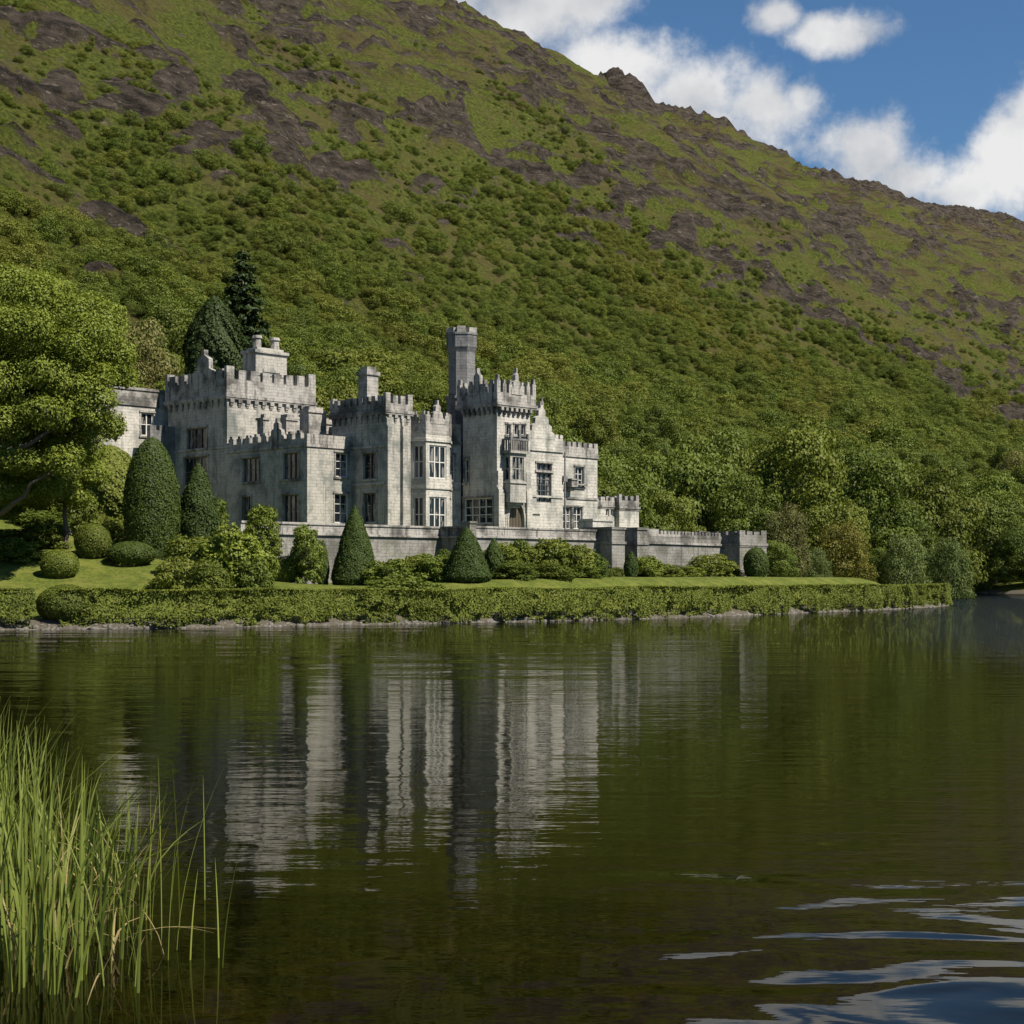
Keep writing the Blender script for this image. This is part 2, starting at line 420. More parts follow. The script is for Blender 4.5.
# ground: lawn, bank, hillside
k = NT('hillside')
pos = k.node('ShaderNodeNewGeometry').outputs['Position']
rock = k.node('ShaderNodeAttribute', attribute_name='rock').outputs['Fac']
heath = k.node('ShaderNodeAttribute', attribute_name='heath').outputs['Fac']
n1 = k.noise(pos, 0.9, 8, 0.68); n2 = k.noise(pos, 0.05, 12, 0.72)
ru = k.node('ShaderNodeMapping', {'Vector': pos, 'Rotation': (0, 0, math.radians(-50)), 'Scale': (0.42, 1.0, 1.5)}).outputs[0]
st = k.noise(ru, 0.075, 13, 0.76, 0.35); n3 = k.noise(ru, 0.22, 12, 0.76)
grass = k.mix(k.step(n1, 0.36, 0.66), (0.036, 0.045, 0.008), (0.105, 0.118, 0.020))
grass = k.mix(k.math('MULTIPLY', k.step(n2, 0.47, 0.60), 0.75), grass, k.mix(n1, (0.050, 0.042, 0.014), (0.125, 0.100, 0.036)))
hth = k.mix(k.step(n3, 0.36, 0.64), (0.022, 0.017, 0.009), (0.088, 0.066, 0.034))
hf = k.step(k.math('ADD', heath, k.math('MULTIPLY', k.math('SUBTRACT', st, 0.5), 2.6)), 0.46, 0.82)
c = k.mix(hf, grass, hth)
rk = k.mix(k.step(n3, 0.36, 0.66), (0.010, 0.008, 0.006), (0.080, 0.064, 0.050))
rk = k.mix(k.math('MULTIPLY', k.step(k.noise(ru, 0.42, 9, 0.78), 0.55, 0.66), 0.8), rk, (0.205, 0.168, 0.130))
rk = k.mix(k.math('MULTIPLY', k.step(k.noise(pos, 0.20, 8, 0.75), 0.56, 0.64), 0.6), rk, grass)
rk = k.mix(k.math('MULTIPLY', k.step(n1, 0.60, 0.74), 0.75), rk, (0.29, 0.255, 0.215))
rf = k.step(k.math('ADD', rock, k.math('MULTIPLY', k.math('SUBTRACT', k.noise(ru, 0.11, 12, 0.74), 0.5), 3.0)), 0.42, 0.58)
c = k.mix(rf, c, rk)
h = k.math('ADD', k.math('MULTIPLY', n1, 0.7), k.math('MULTIPLY', n3, 2.6))
M_HILL = k.out(k.principled(c, 0.95, 0.1, h, 1.1, 1.0))

k = NT('garden_ground')
pos = k.node('ShaderNodeNewGeometry').outputs['Position']
bank = k.node('ShaderNodeAttribute', attribute_name='bank').outputs['Fac']
n1 = k.noise(pos, 5, 6, 0.7); n2 = k.noise(pos, 0.35, 5, 0.6)
lawn = k.mix(k.step(n1, 0.35, 0.65), (0.050, 0.066, 0.010), (0.115, 0.135, 0.022))
lawn = k.mix(k.step(n2, 0.45, 0.65), lawn, (0.120, 0.128, 0.026))
lawn = k.mix(k.math('MULTIPLY', k.step(k.noise(pos, 1.1, 6, 0.7), 0.48, 0.62), 0.6), lawn, (0.045, 0.058, 0.012))
mud = k.mix(n1, (0.03, 0.026, 0.018), (0.13, 0.115, 0.09))
M_GARDEN = k.out(k.principled(k.mix(k.step(k.math('ADD', bank, k.math('MULTIPLY', k.math('SUBTRACT', n1, 0.5), 0.5)), 0.4, 0.6), lawn, mud), 0.95, 0.1, n1, 0.06))

k = NT('lake_bed_mud')
pos = k.node('ShaderNodeNewGeometry').outputs['Position']
n1 = k.noise(pos, 2.2, 8, 0.7); n2 = k.noise(pos, 0.5, 4, 0.6)
c = k.mix(k.step(n1, 0.35, 0.68), (0.024, 0.018, 0.005), (0.110, 0.078, 0.024))
c = k.mix(k.step(n2, 0.42, 0.62), c, (0.035, 0.028, 0.008))
M_BED = k.out(k.principled(c, 0.95, 0.0, n1, 0.05))

k = NT('lake_water')
pos = k.node('ShaderNodeNewGeometry').outputs['Position']
sx = k.node('ShaderNodeSeparateXYZ', {0: pos})
r = k.node('ShaderNodeVectorMath', {0: pos}, operation='LENGTH').outputs['Value']
small = k.noise(k.scale(pos, (0.36, 1.1, 1)), 2.1, 3, 0.55)
mid = k.noise(k.scale(pos, (0.38, 1.0, 1)), 0.80, 2, 0.5)
long = k.noise(k.scale(pos, (0.30, 1.0, 1)), 0.30, 2, 0.5)
far = k.step(r, 30, 75)
swell = k.noise(k.scale(pos, (0.62, 1.0, 1)), 0.66, 1.2, 0.4, 0.6)
lee = k.step(sx.outputs[0], 0.2, 2.6)
patch = k.noise(pos, 0.02, 3, 0.5)
calm = k.step(r, 13.5, 20)                                                  # sheltered water by the reeds is smoother
right = k.step(k.math('SUBTRACT', sx.outputs[0], k.math('MULTIPLY', sx.outputs[1], 0.20)), -6, 18)
right = k.math('MULTIPLY', right, k.step(sx.outputs[1], 34, 100))
a_s = k.math('ADD', k.math('MULTIPLY', k.math('ADD', 0.20, k.math('MULTIPLY', calm, 0.62)), k.math('ADD', 0.5, patch)), k.math('MULTIPLY', right, 14.0))
hgt = k.math('ADD', k.math('MULTIPLY', small, k.math('MULTIPLY', a_s, 0.0125)),
             k.math('ADD', k.math('MULTIPLY', mid, k.math('MULTIPLY', k.math('ADD', 0.10, calm), 0.0125)),
                    k.math('ADD', k.math('MULTIPLY', long, k.math('MULTIPLY', far, 0.085)), k.math('MULTIPLY', swell, k.math('ADD', 0.010, k.math('MULTIPLY', k.math('MULTIPLY', lee, k.math('SUBTRACT', 1.0, k.step(r, 14.5, 23))), 0.085))))))
bmp = k.node('ShaderNodeBump', {'Height': hgt, 'Distance': 1.0, 'Strength': 1.0}).outputs[0]
fr = k.node('ShaderNodeFresnel', {'IOR': 1.34, 'Normal': bmp}).outputs[0]
gl = k.node('ShaderNodeBsdfGlossy', {'Color': (0.76, 0.77, 0.75, 1), 'Roughness': 0.01, 'Normal': bmp}).outputs[0]
trn = k.node('ShaderNodeBsdfTransparent', {'Color': (0.29, 0.29, 0.12, 1)}).outputs[0]
M_WATER = k.out(k.node('ShaderNodeMixShader', {0: fr, 1: trn, 2: gl}).outputs[0])

k = NT('shore_stone'); pos = k.node('ShaderNodeNewGeometry').outputs['Position']
M_PEBBLE = k.out(k.principled(k.mix(k.noise(pos, 2.5, 4, 0.7), (0.035, 0.032, 0.028), (0.22, 0.20, 0.17)), 0.9, 0.2))

# ------------------------------------------------------------------ ground, mountain, lake
def grid_mesh(name, us, ws, mat, fn):
    U, Wd = np.meshgrid(us, ws, indexing='ij')
    z, attrs = fn(U, Wd)
    X = PX + UX * U + UY * Wd; Y = PY + UY * U - UX * Wd
    v = np.stack([X, Y, z], -1).reshape(-1, 3)
    n, m = U.shape
    i = np.arange(n * m).reshape(n, m)
    q = np.stack([i[:-1, :-1], i[:-1, 1:], i[1:, 1:], i[1:, :-1]], -1).reshape(-1, 4)
    return mesh_np(name, v, q, mat, True, {a: b.ravel() for a, b in attrs.items()})
def fn_garden(U, Wd):
    z, s, c, up = height(U, Wd)
    return z, {'bank': 1 - sm(s, 1.0, 2.6)}
us = np.concatenate([np.arange(-420, -60, 6), np.arange(-60, 82, 0.8), np.arange(82, 330, 3), np.arange(330, 900, 15)])
ws = np.concatenate([np.arange(-36, 42, 0.8), np.arange(42, 322, 7)])
tag(link('garden_ground', grid_mesh('garden_ground', us, ws, M_GARDEN, fn_garden)), kind='structure')
def fn_hill(U, Wd):
    z, s, c, up = height(U, Wd)
    v = -Wd
    z = z - 0.5 * (1 - sm(v, 34, 44))
    heath = np.clip(up * (0.10 + 0.82 * fbm(U / 60, v / 35, 4, 101)) + 0.25 * sm(v, 420, 560), 0, 1)
    return z, {'rock': c, 'heath': heath}
us = np.concatenate([np.arange(-420, -160, 8), np.arange(-160, 500, 2.4), np.arange(500, 1400, 3.2), np.arange(1400, 2600, 12)])
vs = np.concatenate([np.arange(34, 600, 1.7), np.arange(600, 1200, 20)])
tag(link('mountain', grid_mesh('mountain', us, -vs, M_HILL, fn_hill)), kind='structure')
me = mesh_np('lake_water', [(-3000, -60, 0), (3000, -60, 0), (3000, 4000, 0), (-3000, 4000, 0)], [(0, 1, 2, 3)], M_WATER)
tag(link('lake_water', me), kind='structure')
yy = np.concatenate([np.arange(-60, 60, 1.0), np.arange(60, 4001, 40)]); xx = np.concatenate([np.arange(-3000, -40, 60), np.arange(-40, 41, 1.0), np.arange(60, 3001, 60)])
X, Y = np.meshgrid(xx, yy, indexing='ij')
Z = -0.30 - 2.5 * sm(np.hypot(X + 6, Y), 14, 34) - 1.8 * sm(Y, 30, 70) + 0.10 * (fbm(X / 1.5, Y / 1.5, 4, 3) - 0.5)
i = np.arange(X.size).reshape(X.shape)
me = mesh_np('lake_bed', np.stack([X, Y, Z], -1).reshape(-1, 3), np.stack([i[:-1, :-1], i[1:, :-1], i[1:, 1:], i[:-1, 1:]], -1).reshape(-1, 4), M_BED, True)
tag(link('lake_bed', me), kind='structure')

# ------------------------------------------------------------------ the castle (local x = along the front, y = away from the lake)
castle = empty('castle', (PX, PY, 0), TH)
tag(castle, 'pale grey stone castle with battlemented towers standing above the lake', 'castle')
ZG = 7.0
def FR(x0, y0, dx, dy):          # wall frame: a runs along (dx,dy), d goes into the wall
    ix, iy = -dy, dx             # left-hand normal of the direction points inwards
    return lambda a, d, z: (x0 + dx * a + ix * d, y0 + dy * a + iy * d, z)
def front(y): return lambda a, d, z: (a, y + d, z)
def left(x): return lambda a, d, z: (x + d, a, z)
def right(x): return lambda a, d, z: (x - d, a, z)
def panel(mb, fn, a0, a1, z0, z1, holes=(), reveal=0.32, m=0):
    A = sorted({a0, a1, *[h[0] for h in holes], *[h[1] for h in holes]})
    Zs = sorted({z0, z1, *[h[2] for h in holes], *[h[3] for h in holes]})
    for i in range(len(A) - 1):
        for j in range(len(Zs) - 1):
            ac, zc = (A[i] + A[i + 1]) / 2, (Zs[j] + Zs[j + 1]) / 2
            if any(h[0] < ac < h[1] and h[2] < zc < h[3] for h in holes): continue
            mb.poly([fn(A[i], 0, Zs[j]), fn(A[i + 1], 0, Zs[j]), fn(A[i + 1], 0, Zs[j + 1]), fn(A[i], 0, Zs[j + 1])], m)
    for (b0, b1, c0, c1) in holes:
        for p, q in (((b0, c0), (b1, c0)), ((b1, c0), (b1, c1)), ((b1, c1), (b0, c1)), ((b0, c1), (b0, c0))):
            mb.poly([fn(p[0], 0, p[1]), fn(q[0], 0, q[1]), fn(q[0], reveal, q[1]), fn(p[0], reveal, p[1])], m)
def block(mb, x0, x1, y0, y1, z0, z1, fh=(), lh=(), m=0, roof=True):
    panel(mb, front(y0), x0, x1, z0, z1, fh, m=m)
    panel(mb, left(x0), y0, y1, z0, z1, lh, m=m)
    mb.poly([(x1, y0, z0), (x1, y1, z0), (x1, y1, z1), (x1, y0, z1)], m)
    mb.poly([(x1, y1, z0), (x0, y1, z0), (x0, y1, z1), (x1, y1, z1)], m)
    if roof: mb.poly([(x0, y0, z1), (x1, y0, z1), (x1, y1, z1), (x0, y1, z1)], m)
def window(parent, fn, a0, a1, z0, z1, cols=2, rows=2, depth=0.26, frame=None, surround=True, bar=0.09, trim=None):
    mb = MB(); mb.poly([fn(a0, depth, z0), fn(a1, depth, z0), fn(a1, depth, z1), fn(a0, depth, z1)])
    w = mb.obj('window', M_GLASS, parent)
    f = MB(); d0, d1 = depth - 0.10, depth - 0.004
    f.box(a0, a0 + bar, d0, d1, z0, z1, fn=fn); f.box(a1 - bar, a1, d0, d1, z0, z1, fn=fn)
    f.box(a0 + bar, a1 - bar, d0, d1, z0, z0 + bar, fn=fn); f.box(a0 + bar, a1 - bar, d0, d1, z1 - bar, z1, fn=fn)
    ia0, ia1, iz0, iz1 = a0 + bar, a1 - bar, z0 + bar, z1 - bar
    for i in range(1, cols):
        c = ia0 + (ia1 - ia0) * i / cols; f.box(c - bar / 2, c + bar / 2, d0 + 0.004, d1, iz0, iz1, fn=fn)
    for j in range(1, rows):
        c = iz0 + (iz1 - iz0) * j / rows
        f.box(ia0, ia1, d0 + 0.03, d1 + 0.001, c - bar * 0.35, c + bar * 0.35, fn=fn)
    f.obj('frame', frame or M_FRAME, w)
    if surround:
        s = MB(); t = 0.16
        s.box(a0 - t - 0.08, a1 + t + 0.08, -0.14, 0.05, z0 - 0.2, z0 - 0.002, fn=fn)
        s.box(a0 - t - 0.05, a1 + t + 0.05, -0.13, 0.02, z1 + 0.03, z1 + 0.2, fn=fn)
        s.box(a0 - t, a0 - 0.003, -0.05, 0.02, z0, z1 + 0.025, fn=fn); s.box(a1 + 0.003, a1 + t, -0.05, 0.02, z0, z1 + 0.025, fn=fn)
        s.obj('surround', trim or M_TRIM, w)
    return w
rnd = random.Random(4)
def merlons(mb, fn, a0, a1, z, hgt, w, gap, t, steps=True, corner=True):
    n = max(2, round((a1 - a0 + gap) / (w + gap)))
    p = (a1 - a0 + gap) / n
    for i in range(n):
        c0 = a0 + i * p; c1 = c0 + p - gap
        hh = hgt * (1.0 + 0.06 * rnd.uniform(-1, 1))
        if corner and i in (0, n - 1): hh *= 1.3
        mb.box(c0, c1, 0.004, t - 0.004, z - 0.03, z + hh, fn=fn)
        if steps:
            q = (c1 - c0) * 0.25
            mb.box(c0 + q, c1 - q, 0.008, t - 0.008, z + hh - 0.02, z + hh * 1.45, fn=fn)
def corbels(mb, fn, a0, a1, z, n, drop=0.75, out=0.38):
    p = (a1 - a0) / n
    for i in range(n):
        c = a0 + (i + 0.5) * p
        mb.box(c - p * 0.24, c + p * 0.24, -out, 0.05, z - drop * 0.45, z - 0.001, fn=fn)
        mb.box(c - p * 0.20, c + p * 0.20, -out * 0.62, 0.05, z - drop * 0.78, z - drop * 0.45, fn=fn)
        mb.box(c - p * 0.15, c + p * 0.15, -out * 0.3, 0.05, z - drop, z - drop * 0.78, fn=fn)
def crown(parent, x0, x1, y0, y1, zc, zw, hm, over=0.0, w=0.8, gap=0.45, steps=False, mat=None, ncorb=None, sides='flrb', t=0.42, name='parapet'):
    """string course at zc, parapet wall up to zw, merlons hm high; over = overhang on corbels"""
    mb = MB(); o = over
    X0, X1, Y0, Y1 = x0 - o, x1 + o, y0 - o, y1 + o
    c = 0.13
    mb.box(X0 - c, X1 + c, Y0 - c, Y1 + c, zc - 0.14, zc + 0.14)
    mb.box(X0 - c * .5, X1 + c * .5, Y0 - c * .5, Y1 + c * .5, zc - 0.3, zc - 0.14)
    sides_fn = {'f': (front(Y0), X0, X1), 'l': (left(X0), Y0 + t, Y1 - t), 'r': (right(X1), Y0 + t, Y1 - t), 'b': (lambda a, d, z: (a, Y1 - d, z), X0, X1)}
    for s in sides:
        fn, a0, a1 = sides_fn[s]
        mb.box(a0, a1, 0.0, t, zc + 0.14, zw, fn=fn)
        if s in 'lr' : a0, a1 = a0 + gap * 0.6, a1 - gap * 0.6
        merlons(mb, fn, a0, a1, zw, hm, w, gap, t, steps, s in 'fb')
    p = mb.obj(name, mat or M_TRIM, parent)
    if over > 0:
        cb = MB(); n = ncorb or max(3, int((x1 - x0) / 0.8)); n2 = max(3, round(n * (y1 - y0) / (x1 - x0)))
        corbels(cb, front(y0), x0, x1, zc - 0.3, n, out=over + 0.05); corbels(cb, left(x0), y0, y1, zc - 0.3, n2, out=over + 0.05)
        corbels(cb, right(x1), y0, y1, zc - 0.3, n2, out=over + 0.05)
        cb.box(x0 - .03, x1 + .03, y0 - .03, y1 + .03, zc - .46, zc - .301)
        cb.obj('corbel_row', mat or M_TRIM, parent)
    return p
def gable(parent, fn, ac, half, z0, zpk, t=0.4, mat=None, steps=4, d0=0.0):
    mb = MB(); pts = []
    for i in range(steps):
        a = half * (1 - i / steps) ; z = z0 + (zpk - z0) * 0.82 * i / steps; z2 = z0 + (zpk - z0) * 0.82 * (i + 0.72) / steps
        pts += [(a, z), (a * 0.96, z2)]
    pts += [(half * 0.10, z0 + (zpk - z0) * 0.84), (half * 0.10, zpk)]
    full = [(ac - a, z) for a, z in pts] + [(ac + a, z) for a, z in reversed(pts)]
    mb.prism(full, d0, d0 + t, fn)
    return mb.obj('gable', mat or M_TRIM, parent)
def quoin_strip(mb, fn, a0, a1, z0, z1, d=-0.12, m=0):
    mb.box(a0, a1, d, 0.02, z0, z1, fn=fn)
def fwin(px0, px1, y0, y1, w):   # opening on a front-facing wall
    a0, a1 = upx(px0, w), upx(px1, w); u = (a0 + a1) / 2
    return a0, a1, zpx(y1, u, w), zpx(y0, u, w)
def lwin(px0, px1, y0, y1, u):   # opening on a side wall; a = -w
    w0, w1 = wpx(px0, u), wpx(px1, u); wm = (w0 + w1) / 2
    return -max(w0, w1), -min(w0, w1), zpx(y1, u, wm), zpx(y0, u, wm)

# --- great left tower
T1 = (0.0, 10.86, 12.6, 22.9)
lh = [lwin(187, 207, 428, 449, 0.0), lwin(184, 208, 457, 486, 0.0)]
mb = MB(); block(mb, *T1, ZG, 22.4, lh=lh)
for zz in (16.2,): mb.box(-0.1, 0.05, 12.5, 23.0, zz - .12, zz + .12)
tower = mb.obj('tower', M_STONE, castle); tower['label'] = 'broad square tower with a big chimney behind the battlements'
crown(tower, *T1, 21.3, 23.0, 1.0, over=0.2, w=0.95, gap=0.55, steps=False, ncorb=11)
gable(tower, left(-0.22), 16.4, 2.1, 22.9, 26.2, steps=2, t=0.5, mat=M_TRIM)
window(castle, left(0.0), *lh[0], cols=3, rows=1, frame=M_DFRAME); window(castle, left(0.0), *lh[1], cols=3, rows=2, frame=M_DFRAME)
# its chimney
mb = MB(); cx0, cx1 = 5.0, 9.0; cy0 = 14.6
mb.box(cx0, cx1, cy0, cy0 + 2.2, 22.3, 26.3)
mb.box(cx0 - .18, cx1 + .18, cy0 - .18, cy0 + 2.38, 26.3, 26.62)
mb.box(cx0 + .3, cx1 - .3, cy0 + .15, cy0 + 2.0, 26.62, 26.9)
mb.box(cx0 + .9, cx1 - .9, cy0 - .1, cy0 + .05, 24.4, 24.75); mb.box(cx0 - .08, cx1 + .08, cy0 - .07, cy0 + 2.27, 24.0, 24.14)
ch = mb.obj('chimney', M_STONE, castle)
for q in (0.7, 3.0):
    p = MB(); p.ngon(cx0 + q + .2, cy0 + 1.0, .5, .42, 26.85, 27.9, 8); p.ngon(cx0 + q + .2, cy0 + 1.0, .56, .5, 27.9, 28.2, 8); p.obj('pot', M_TRIM, ch)
# --- low block in front of the great tower
B1 = (0.0, 5.48, 0.0, 12.6)
fh = [fwin(335.5, 348, 453, 477, 0.0), fwin(334.5, 348.5, 494, 523, 0.0)]
lh = [lwin(243, 259, 458, 482, 0.0), lwin(283.5, 299, 453, 479, 0.0), lwin(243, 251, 497, 523, 0.0), lwin(283.5, 299, 495, 523, 0.0)]
mb = MB(); block(mb, B1[0], 8.4, B1[2], B1[3], ZG, 15.9, fh=fh, lh=lh)
wing = mb.obj('wing', M_STONE, castle); wing['label'] = 'low flat-roofed block with a battlemented parapet'
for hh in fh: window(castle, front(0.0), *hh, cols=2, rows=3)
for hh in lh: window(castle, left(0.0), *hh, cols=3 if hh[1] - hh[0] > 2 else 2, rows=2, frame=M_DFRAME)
mb = MB()
mb.box(-.13, 5.46, -.13, -.0, 15.55, 15.85); mb.box(-.13, 0, 0, 12.58, 15.55, 15.85)
mb.box(-.06, 5.44, -.06, .34, 15.85, 16.75); mb.box(-.06, .34, .34, 12.57, 15.85, 16.35)
merlons(mb, left(-.06), 0.9, 12.3, 16.35, 0.55, .85, .5, .4, True, False)
mb.obj('parapet', M_TRIM, wing)
gable(wing, left(-.1), 4.6, 1.25, 16.3, 18.5, steps=3)
# low stacks on its roof
for (a, b, c, d, z) in ((1.6, 3.0, 5.2, 6.6, 18.5), (3.4, 5.6, 4.0, 5.4, 19.3), (5.9, 7.6, 5.0, 6.2, 18.4), (0.6, 1.3, 7.5, 8.5, 18.6), (6.5, 8.0, 8.0, 9.2, 19.4)):
    mb = MB(); mb.box(a, b, c, d, 15.88, z); mb.box(a - .12, b + .12, c - .12, d + .12, z, z + .22); mb.box(a + .25, b - .25, c + .2, d - .2, z + .22, z + .6)
    mb.obj('chimney', M_TRIM, castle)
# --- second tower
T2 = (5.48, 8.6, -4.92, 3.0)
lh = [lwin(363.5, 376, 453, 479, 5.48), lwin(363.5, 376, 493, 522, 5.48)]
mb = MB(); block(mb, *T2, ZG, 19.4, lh=lh)
for a in (5.42, 7.35): mb.box(a, a + .55, -5.25, -4.9, ZG, 17.6); mb.box(a, a + .55, -5.12, -4.9, 17.6, 18.3)
mb.box(5.36, 5.48, -4.9, 2.6, 12.0, 12.25)
mb.box(5.36, 5.48, -4.9, 0.2, 15.55, 15.8)
tower = mb.obj('tower', M_STONE, castle); tower['label'] = 'narrow square tower with two slim front buttresses'
crown(tower, *T2, 18.95, 19.7, .75, over=.14, w=.6, gap=.35, steps=False, ncorb=4)
for hh in lh: window(castle, left(5.48), *hh, cols=2, rows=2, frame=M_DFRAME)
mb = MB(); mb.box(5.5, 6.9, -2.2, -0.9, 18.9, 22.9); mb.box(5.36, 7.04, -2.34, -.76, 22.6, 22.95); mb.box(5.62, 6.78, -2.05, -1.05, 22.95, 23.4)
mb.box(6.86, 6.95, -2.0, -1.1, 19.5, 22.5)
mb.obj('chimney', M_TRIM, castle)
# --- middle range with the canted bay
YB = -4.32
fh = [fwin(450.5, 455, 455, 480, 4.32)]
mb = MB(); block(mb, 8.6, 15.9, YB, 6.0, ZG, 16.7, fh=fh)
wing = mb.obj('wing', M_WHITE, castle); wing['label'] = 'middle range behind the canted bay window'
window(castle, front(YB), *fh[0], cols=1, rows=3)
mb = MB()
mb.box(8.65, 15.85, YB - .13, YB - .002, 16.35, 16.6); mb.box(8.65, 15.85, YB - .05, YB + .35, 16.6, 17.7)
merlons(mb, front(YB - .05), 8.7, 15.8, 17.7, .7, .7, .4, .4, False, False)
mb.obj('parapet', M_TRIM, wing)
mb = MB(); mb.box(14.0, 15.85, YB - .1, YB - .002, 11.85, 12.1); mb.obj('string_course', M_TRIM, wing)
# canted bay: plan points
bw = 6.0
uL, uA, uB, uR = 9.15, upx(426, bw), upx(449.5, bw), 14.6
pl = [(uL, YB), (uA, -bw), (uB, -bw), (uR, YB)]
bay = MB(); wins = []
for i in range(3):
    (x0, y0), (x1, y1) = pl[i], pl[i + 1]
    L = math.hypot(x1 - x0, y1 - y0); fn = FR(x0, y0, (x1 - x0) / L, (y1 - y0) / L)
    mgn = 0.42 if i == 1 else 0.30
    hs = [(mgn, L - mgn, 12.75, 15.95), (mgn, L - mgn, 7.6, 11.0)]
    panel(bay, fn, 0, L, ZG, 17.2, hs, reveal=.3)
    wins += [(fn, h_, 3 if i == 1 else 2) for h_ in hs]
def strip(mb, off, z0, z1, pl=pl):
    c = [(pl[0][0] - off, pl[0][1]), (pl[1][0] - off * .5, pl[1][1] - off), (pl[2][0] + off * .5, pl[2][1] - off), (pl[3][0] + off, pl[3][1])]
    mb.prism([(x, y) for x, y in c], z0, z1, lambda a, d, z: (a, z, d))
for z0, z1, off in ((11.75, 12.0, .12), (16.3, 16.55, .14)): strip(bay, off, z0, z1)
strip(bay, .04, 17.0, 17.05)
b_ = bay.obj('bay', M_WHITE, castle)
for fn, h_, c in wins: window(castle, fn, *h_, cols=c, rows=2, depth=.2, surround=False, bar=.13)
mb = MB()
for i in range(3):
    (x0, y0), (x1, y1) = pl[i], pl[i + 1]
    L = math.hypot(x1 - x0, y1 - y0); fn = FR(x0, y0, (x1 - x0) / L, (y1 - y0) / L)
    mb.box(0, L, -.02, .3, 17.1, 18.1, fn=fn); merlons(mb, fn, .05, L - .05, 18.1, .75, .5, .3, .3, True, False)
mb.obj('parapet', M_TRIM, b_)
gable(b_, front(-bw - .05), (uA + uB) / 2, .95, 18.0, 20.3, steps=3)
# --- slender octagonal turret
TX, TY = 18.25, -2.0
mb = MB()
mb.ngon(TX, TY, 1.62, 1.62, ZG, 21.2, 8, rot=math.pi / 8); mb.ngon(TX, TY, 1.75, 1.75, 21.2, 21.5, 8, rot=math.pi / 8)
mb.ngon(TX, TY, 1.42, 1.42, 21.5, 25.9, 8, rot=math.pi / 8)
for i in range(3): mb.ngon(TX, TY, 1.42 + .07 * i, 1.42 + .07 * (i + 1), 25.9 + .17 * i, 26.07 + .17 * i, 8, rot=math.pi / 8)
mb.ngon(TX, TY, 1.64, 1.64, 26.4, 27.7, 8, rot=math.pi / 8)
mb.ngon(TX, TY, 1.72, 1.72, 27.65, 27.85, 8, rot=math.pi / 8)
tur = mb.obj('turret', M_DARK, castle)  # dark stone puts the shade of the left facets into the shaft colour
mb = MB()
for i in range(8):
    a = 2 * math.pi * i / 8
    c, s = math.cos(a), math.sin(a)
    fn = lambda p, d, z: (TX + c * d - s * p, TY + s * d + c * p, z)
    mb.box(-.42, .42, 1.1, 1.54, 27.8, 28.35 + .12 * (i % 2), fn=fn)
mb.obj('parapet', M_TRIM, tur)
mb = MB()                                            # toothed quoins; their pale stone also paints sunlight on this face
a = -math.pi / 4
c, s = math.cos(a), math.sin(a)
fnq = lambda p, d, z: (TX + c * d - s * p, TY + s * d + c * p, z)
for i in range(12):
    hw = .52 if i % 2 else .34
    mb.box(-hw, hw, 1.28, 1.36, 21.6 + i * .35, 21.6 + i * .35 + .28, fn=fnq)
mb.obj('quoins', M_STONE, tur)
# --- entrance tower
T4 = (15.9, 20.55, -9.32, -4.6)
W4 = 9.32
lanc = [fwin(p, p + 4.2, 424.5, 435, W4) for p in (506.2, 514.2, 520.8)]
door = fwin(508.5, 523.5, 501, 529, W4)
orw = fwin(512.5, 524, 457, 480.5, W4 + .95)
lh = [lwin(464, 492.5, 498, 524, 15.9), lwin(464.5, 468.5, 459, 483, 15.9)]
mb = MB(); block(mb, *T4, ZG, 21.3, fh=lanc + [door], lh=lh)
for x in (15.86, 19.85): mb.box(x, x + .75, -9.62, -9.3, ZG, 11.8, top=None); mb.box(x + .04, x + .7, -9.48, -9.3, 11.8, 13.6)
mb.box(15.80, 20.65, -9.42, -9.318, 12.0, 12.2)
tower = mb.obj('tower', M_WHITE, castle); tower['label'] = 'tall entrance tower over the arched doorway'
crown(tower, *T4, 20.1, 21.2, .85, over=.42, w=.5, gap=.36, steps=True, ncorb=7)
gable(tower, front(-9.32 - .48), 18.2, .75, 21.1, 23.7, steps=3)
gable(tower, left(15.9 - .48), -7.0, .85, 21.1, 23.7, steps=2)
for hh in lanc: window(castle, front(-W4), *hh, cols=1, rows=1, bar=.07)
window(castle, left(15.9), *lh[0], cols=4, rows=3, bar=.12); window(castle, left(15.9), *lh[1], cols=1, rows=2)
# pointed arch doorway
a0, a1, z0, z1 = door; ac = (a0 + a1) / 2; hw = (a1 - a0) / 2; zs = z1 - hw * 1.55
def arch(hw_, zs_, rise, n=8):
    R = (rise * rise + hw_ * hw_) / (2 * hw_); pts = []
    for i in range(n + 1):
        x = -hw_ + hw_ * i / n; cx = -hw_ + R
        pts.append((x, zs_ + math.sqrt(max(0, R * R - (x - cx) ** 2))))
    return pts
mb = MB(); ar = arch(hw, zs, hw * 1.5)
lf = [(ac + x, z) for x, z in ar]; rt = [(ac - x, z) for x, z in ar]
fn = front(-W4)
mb.prism([(a0, z1)] + lf[:1] + lf[1:] + [(ac, z1)], 0.02, .3, fn); mb.prism([(a1, z1)] + rt + [(ac, z1)], 0.02, .3, fn)
for ring, d in ((0.22, -.12), (0.42, -.06)):
    o_ = arch(hw + ring, zs, hw * 1.5 + ring * 1.25); i_ = arch(hw + ring - .2, zs, hw * 1.5 + ring * 1.25 - .22)
    for sgn in (1, -1):
        for q in range(8):
            mb.prism([(ac + sgn * o_[q][0], o_[q][1]), (ac + sgn * o_[q + 1][0], o_[q + 1][1]), (ac + sgn * i_[q + 1][0], i_[q + 1][1]), (ac + sgn * i_[q][0], i_[q][1])], d, .02, fn)
        xo = sgn * (hw + ring); xi = sgn * (hw + ring - .2)
        mb.box(ac + min(xo, xi), ac + max(xo, xi), d, .02, ZG, zs, fn=fn)
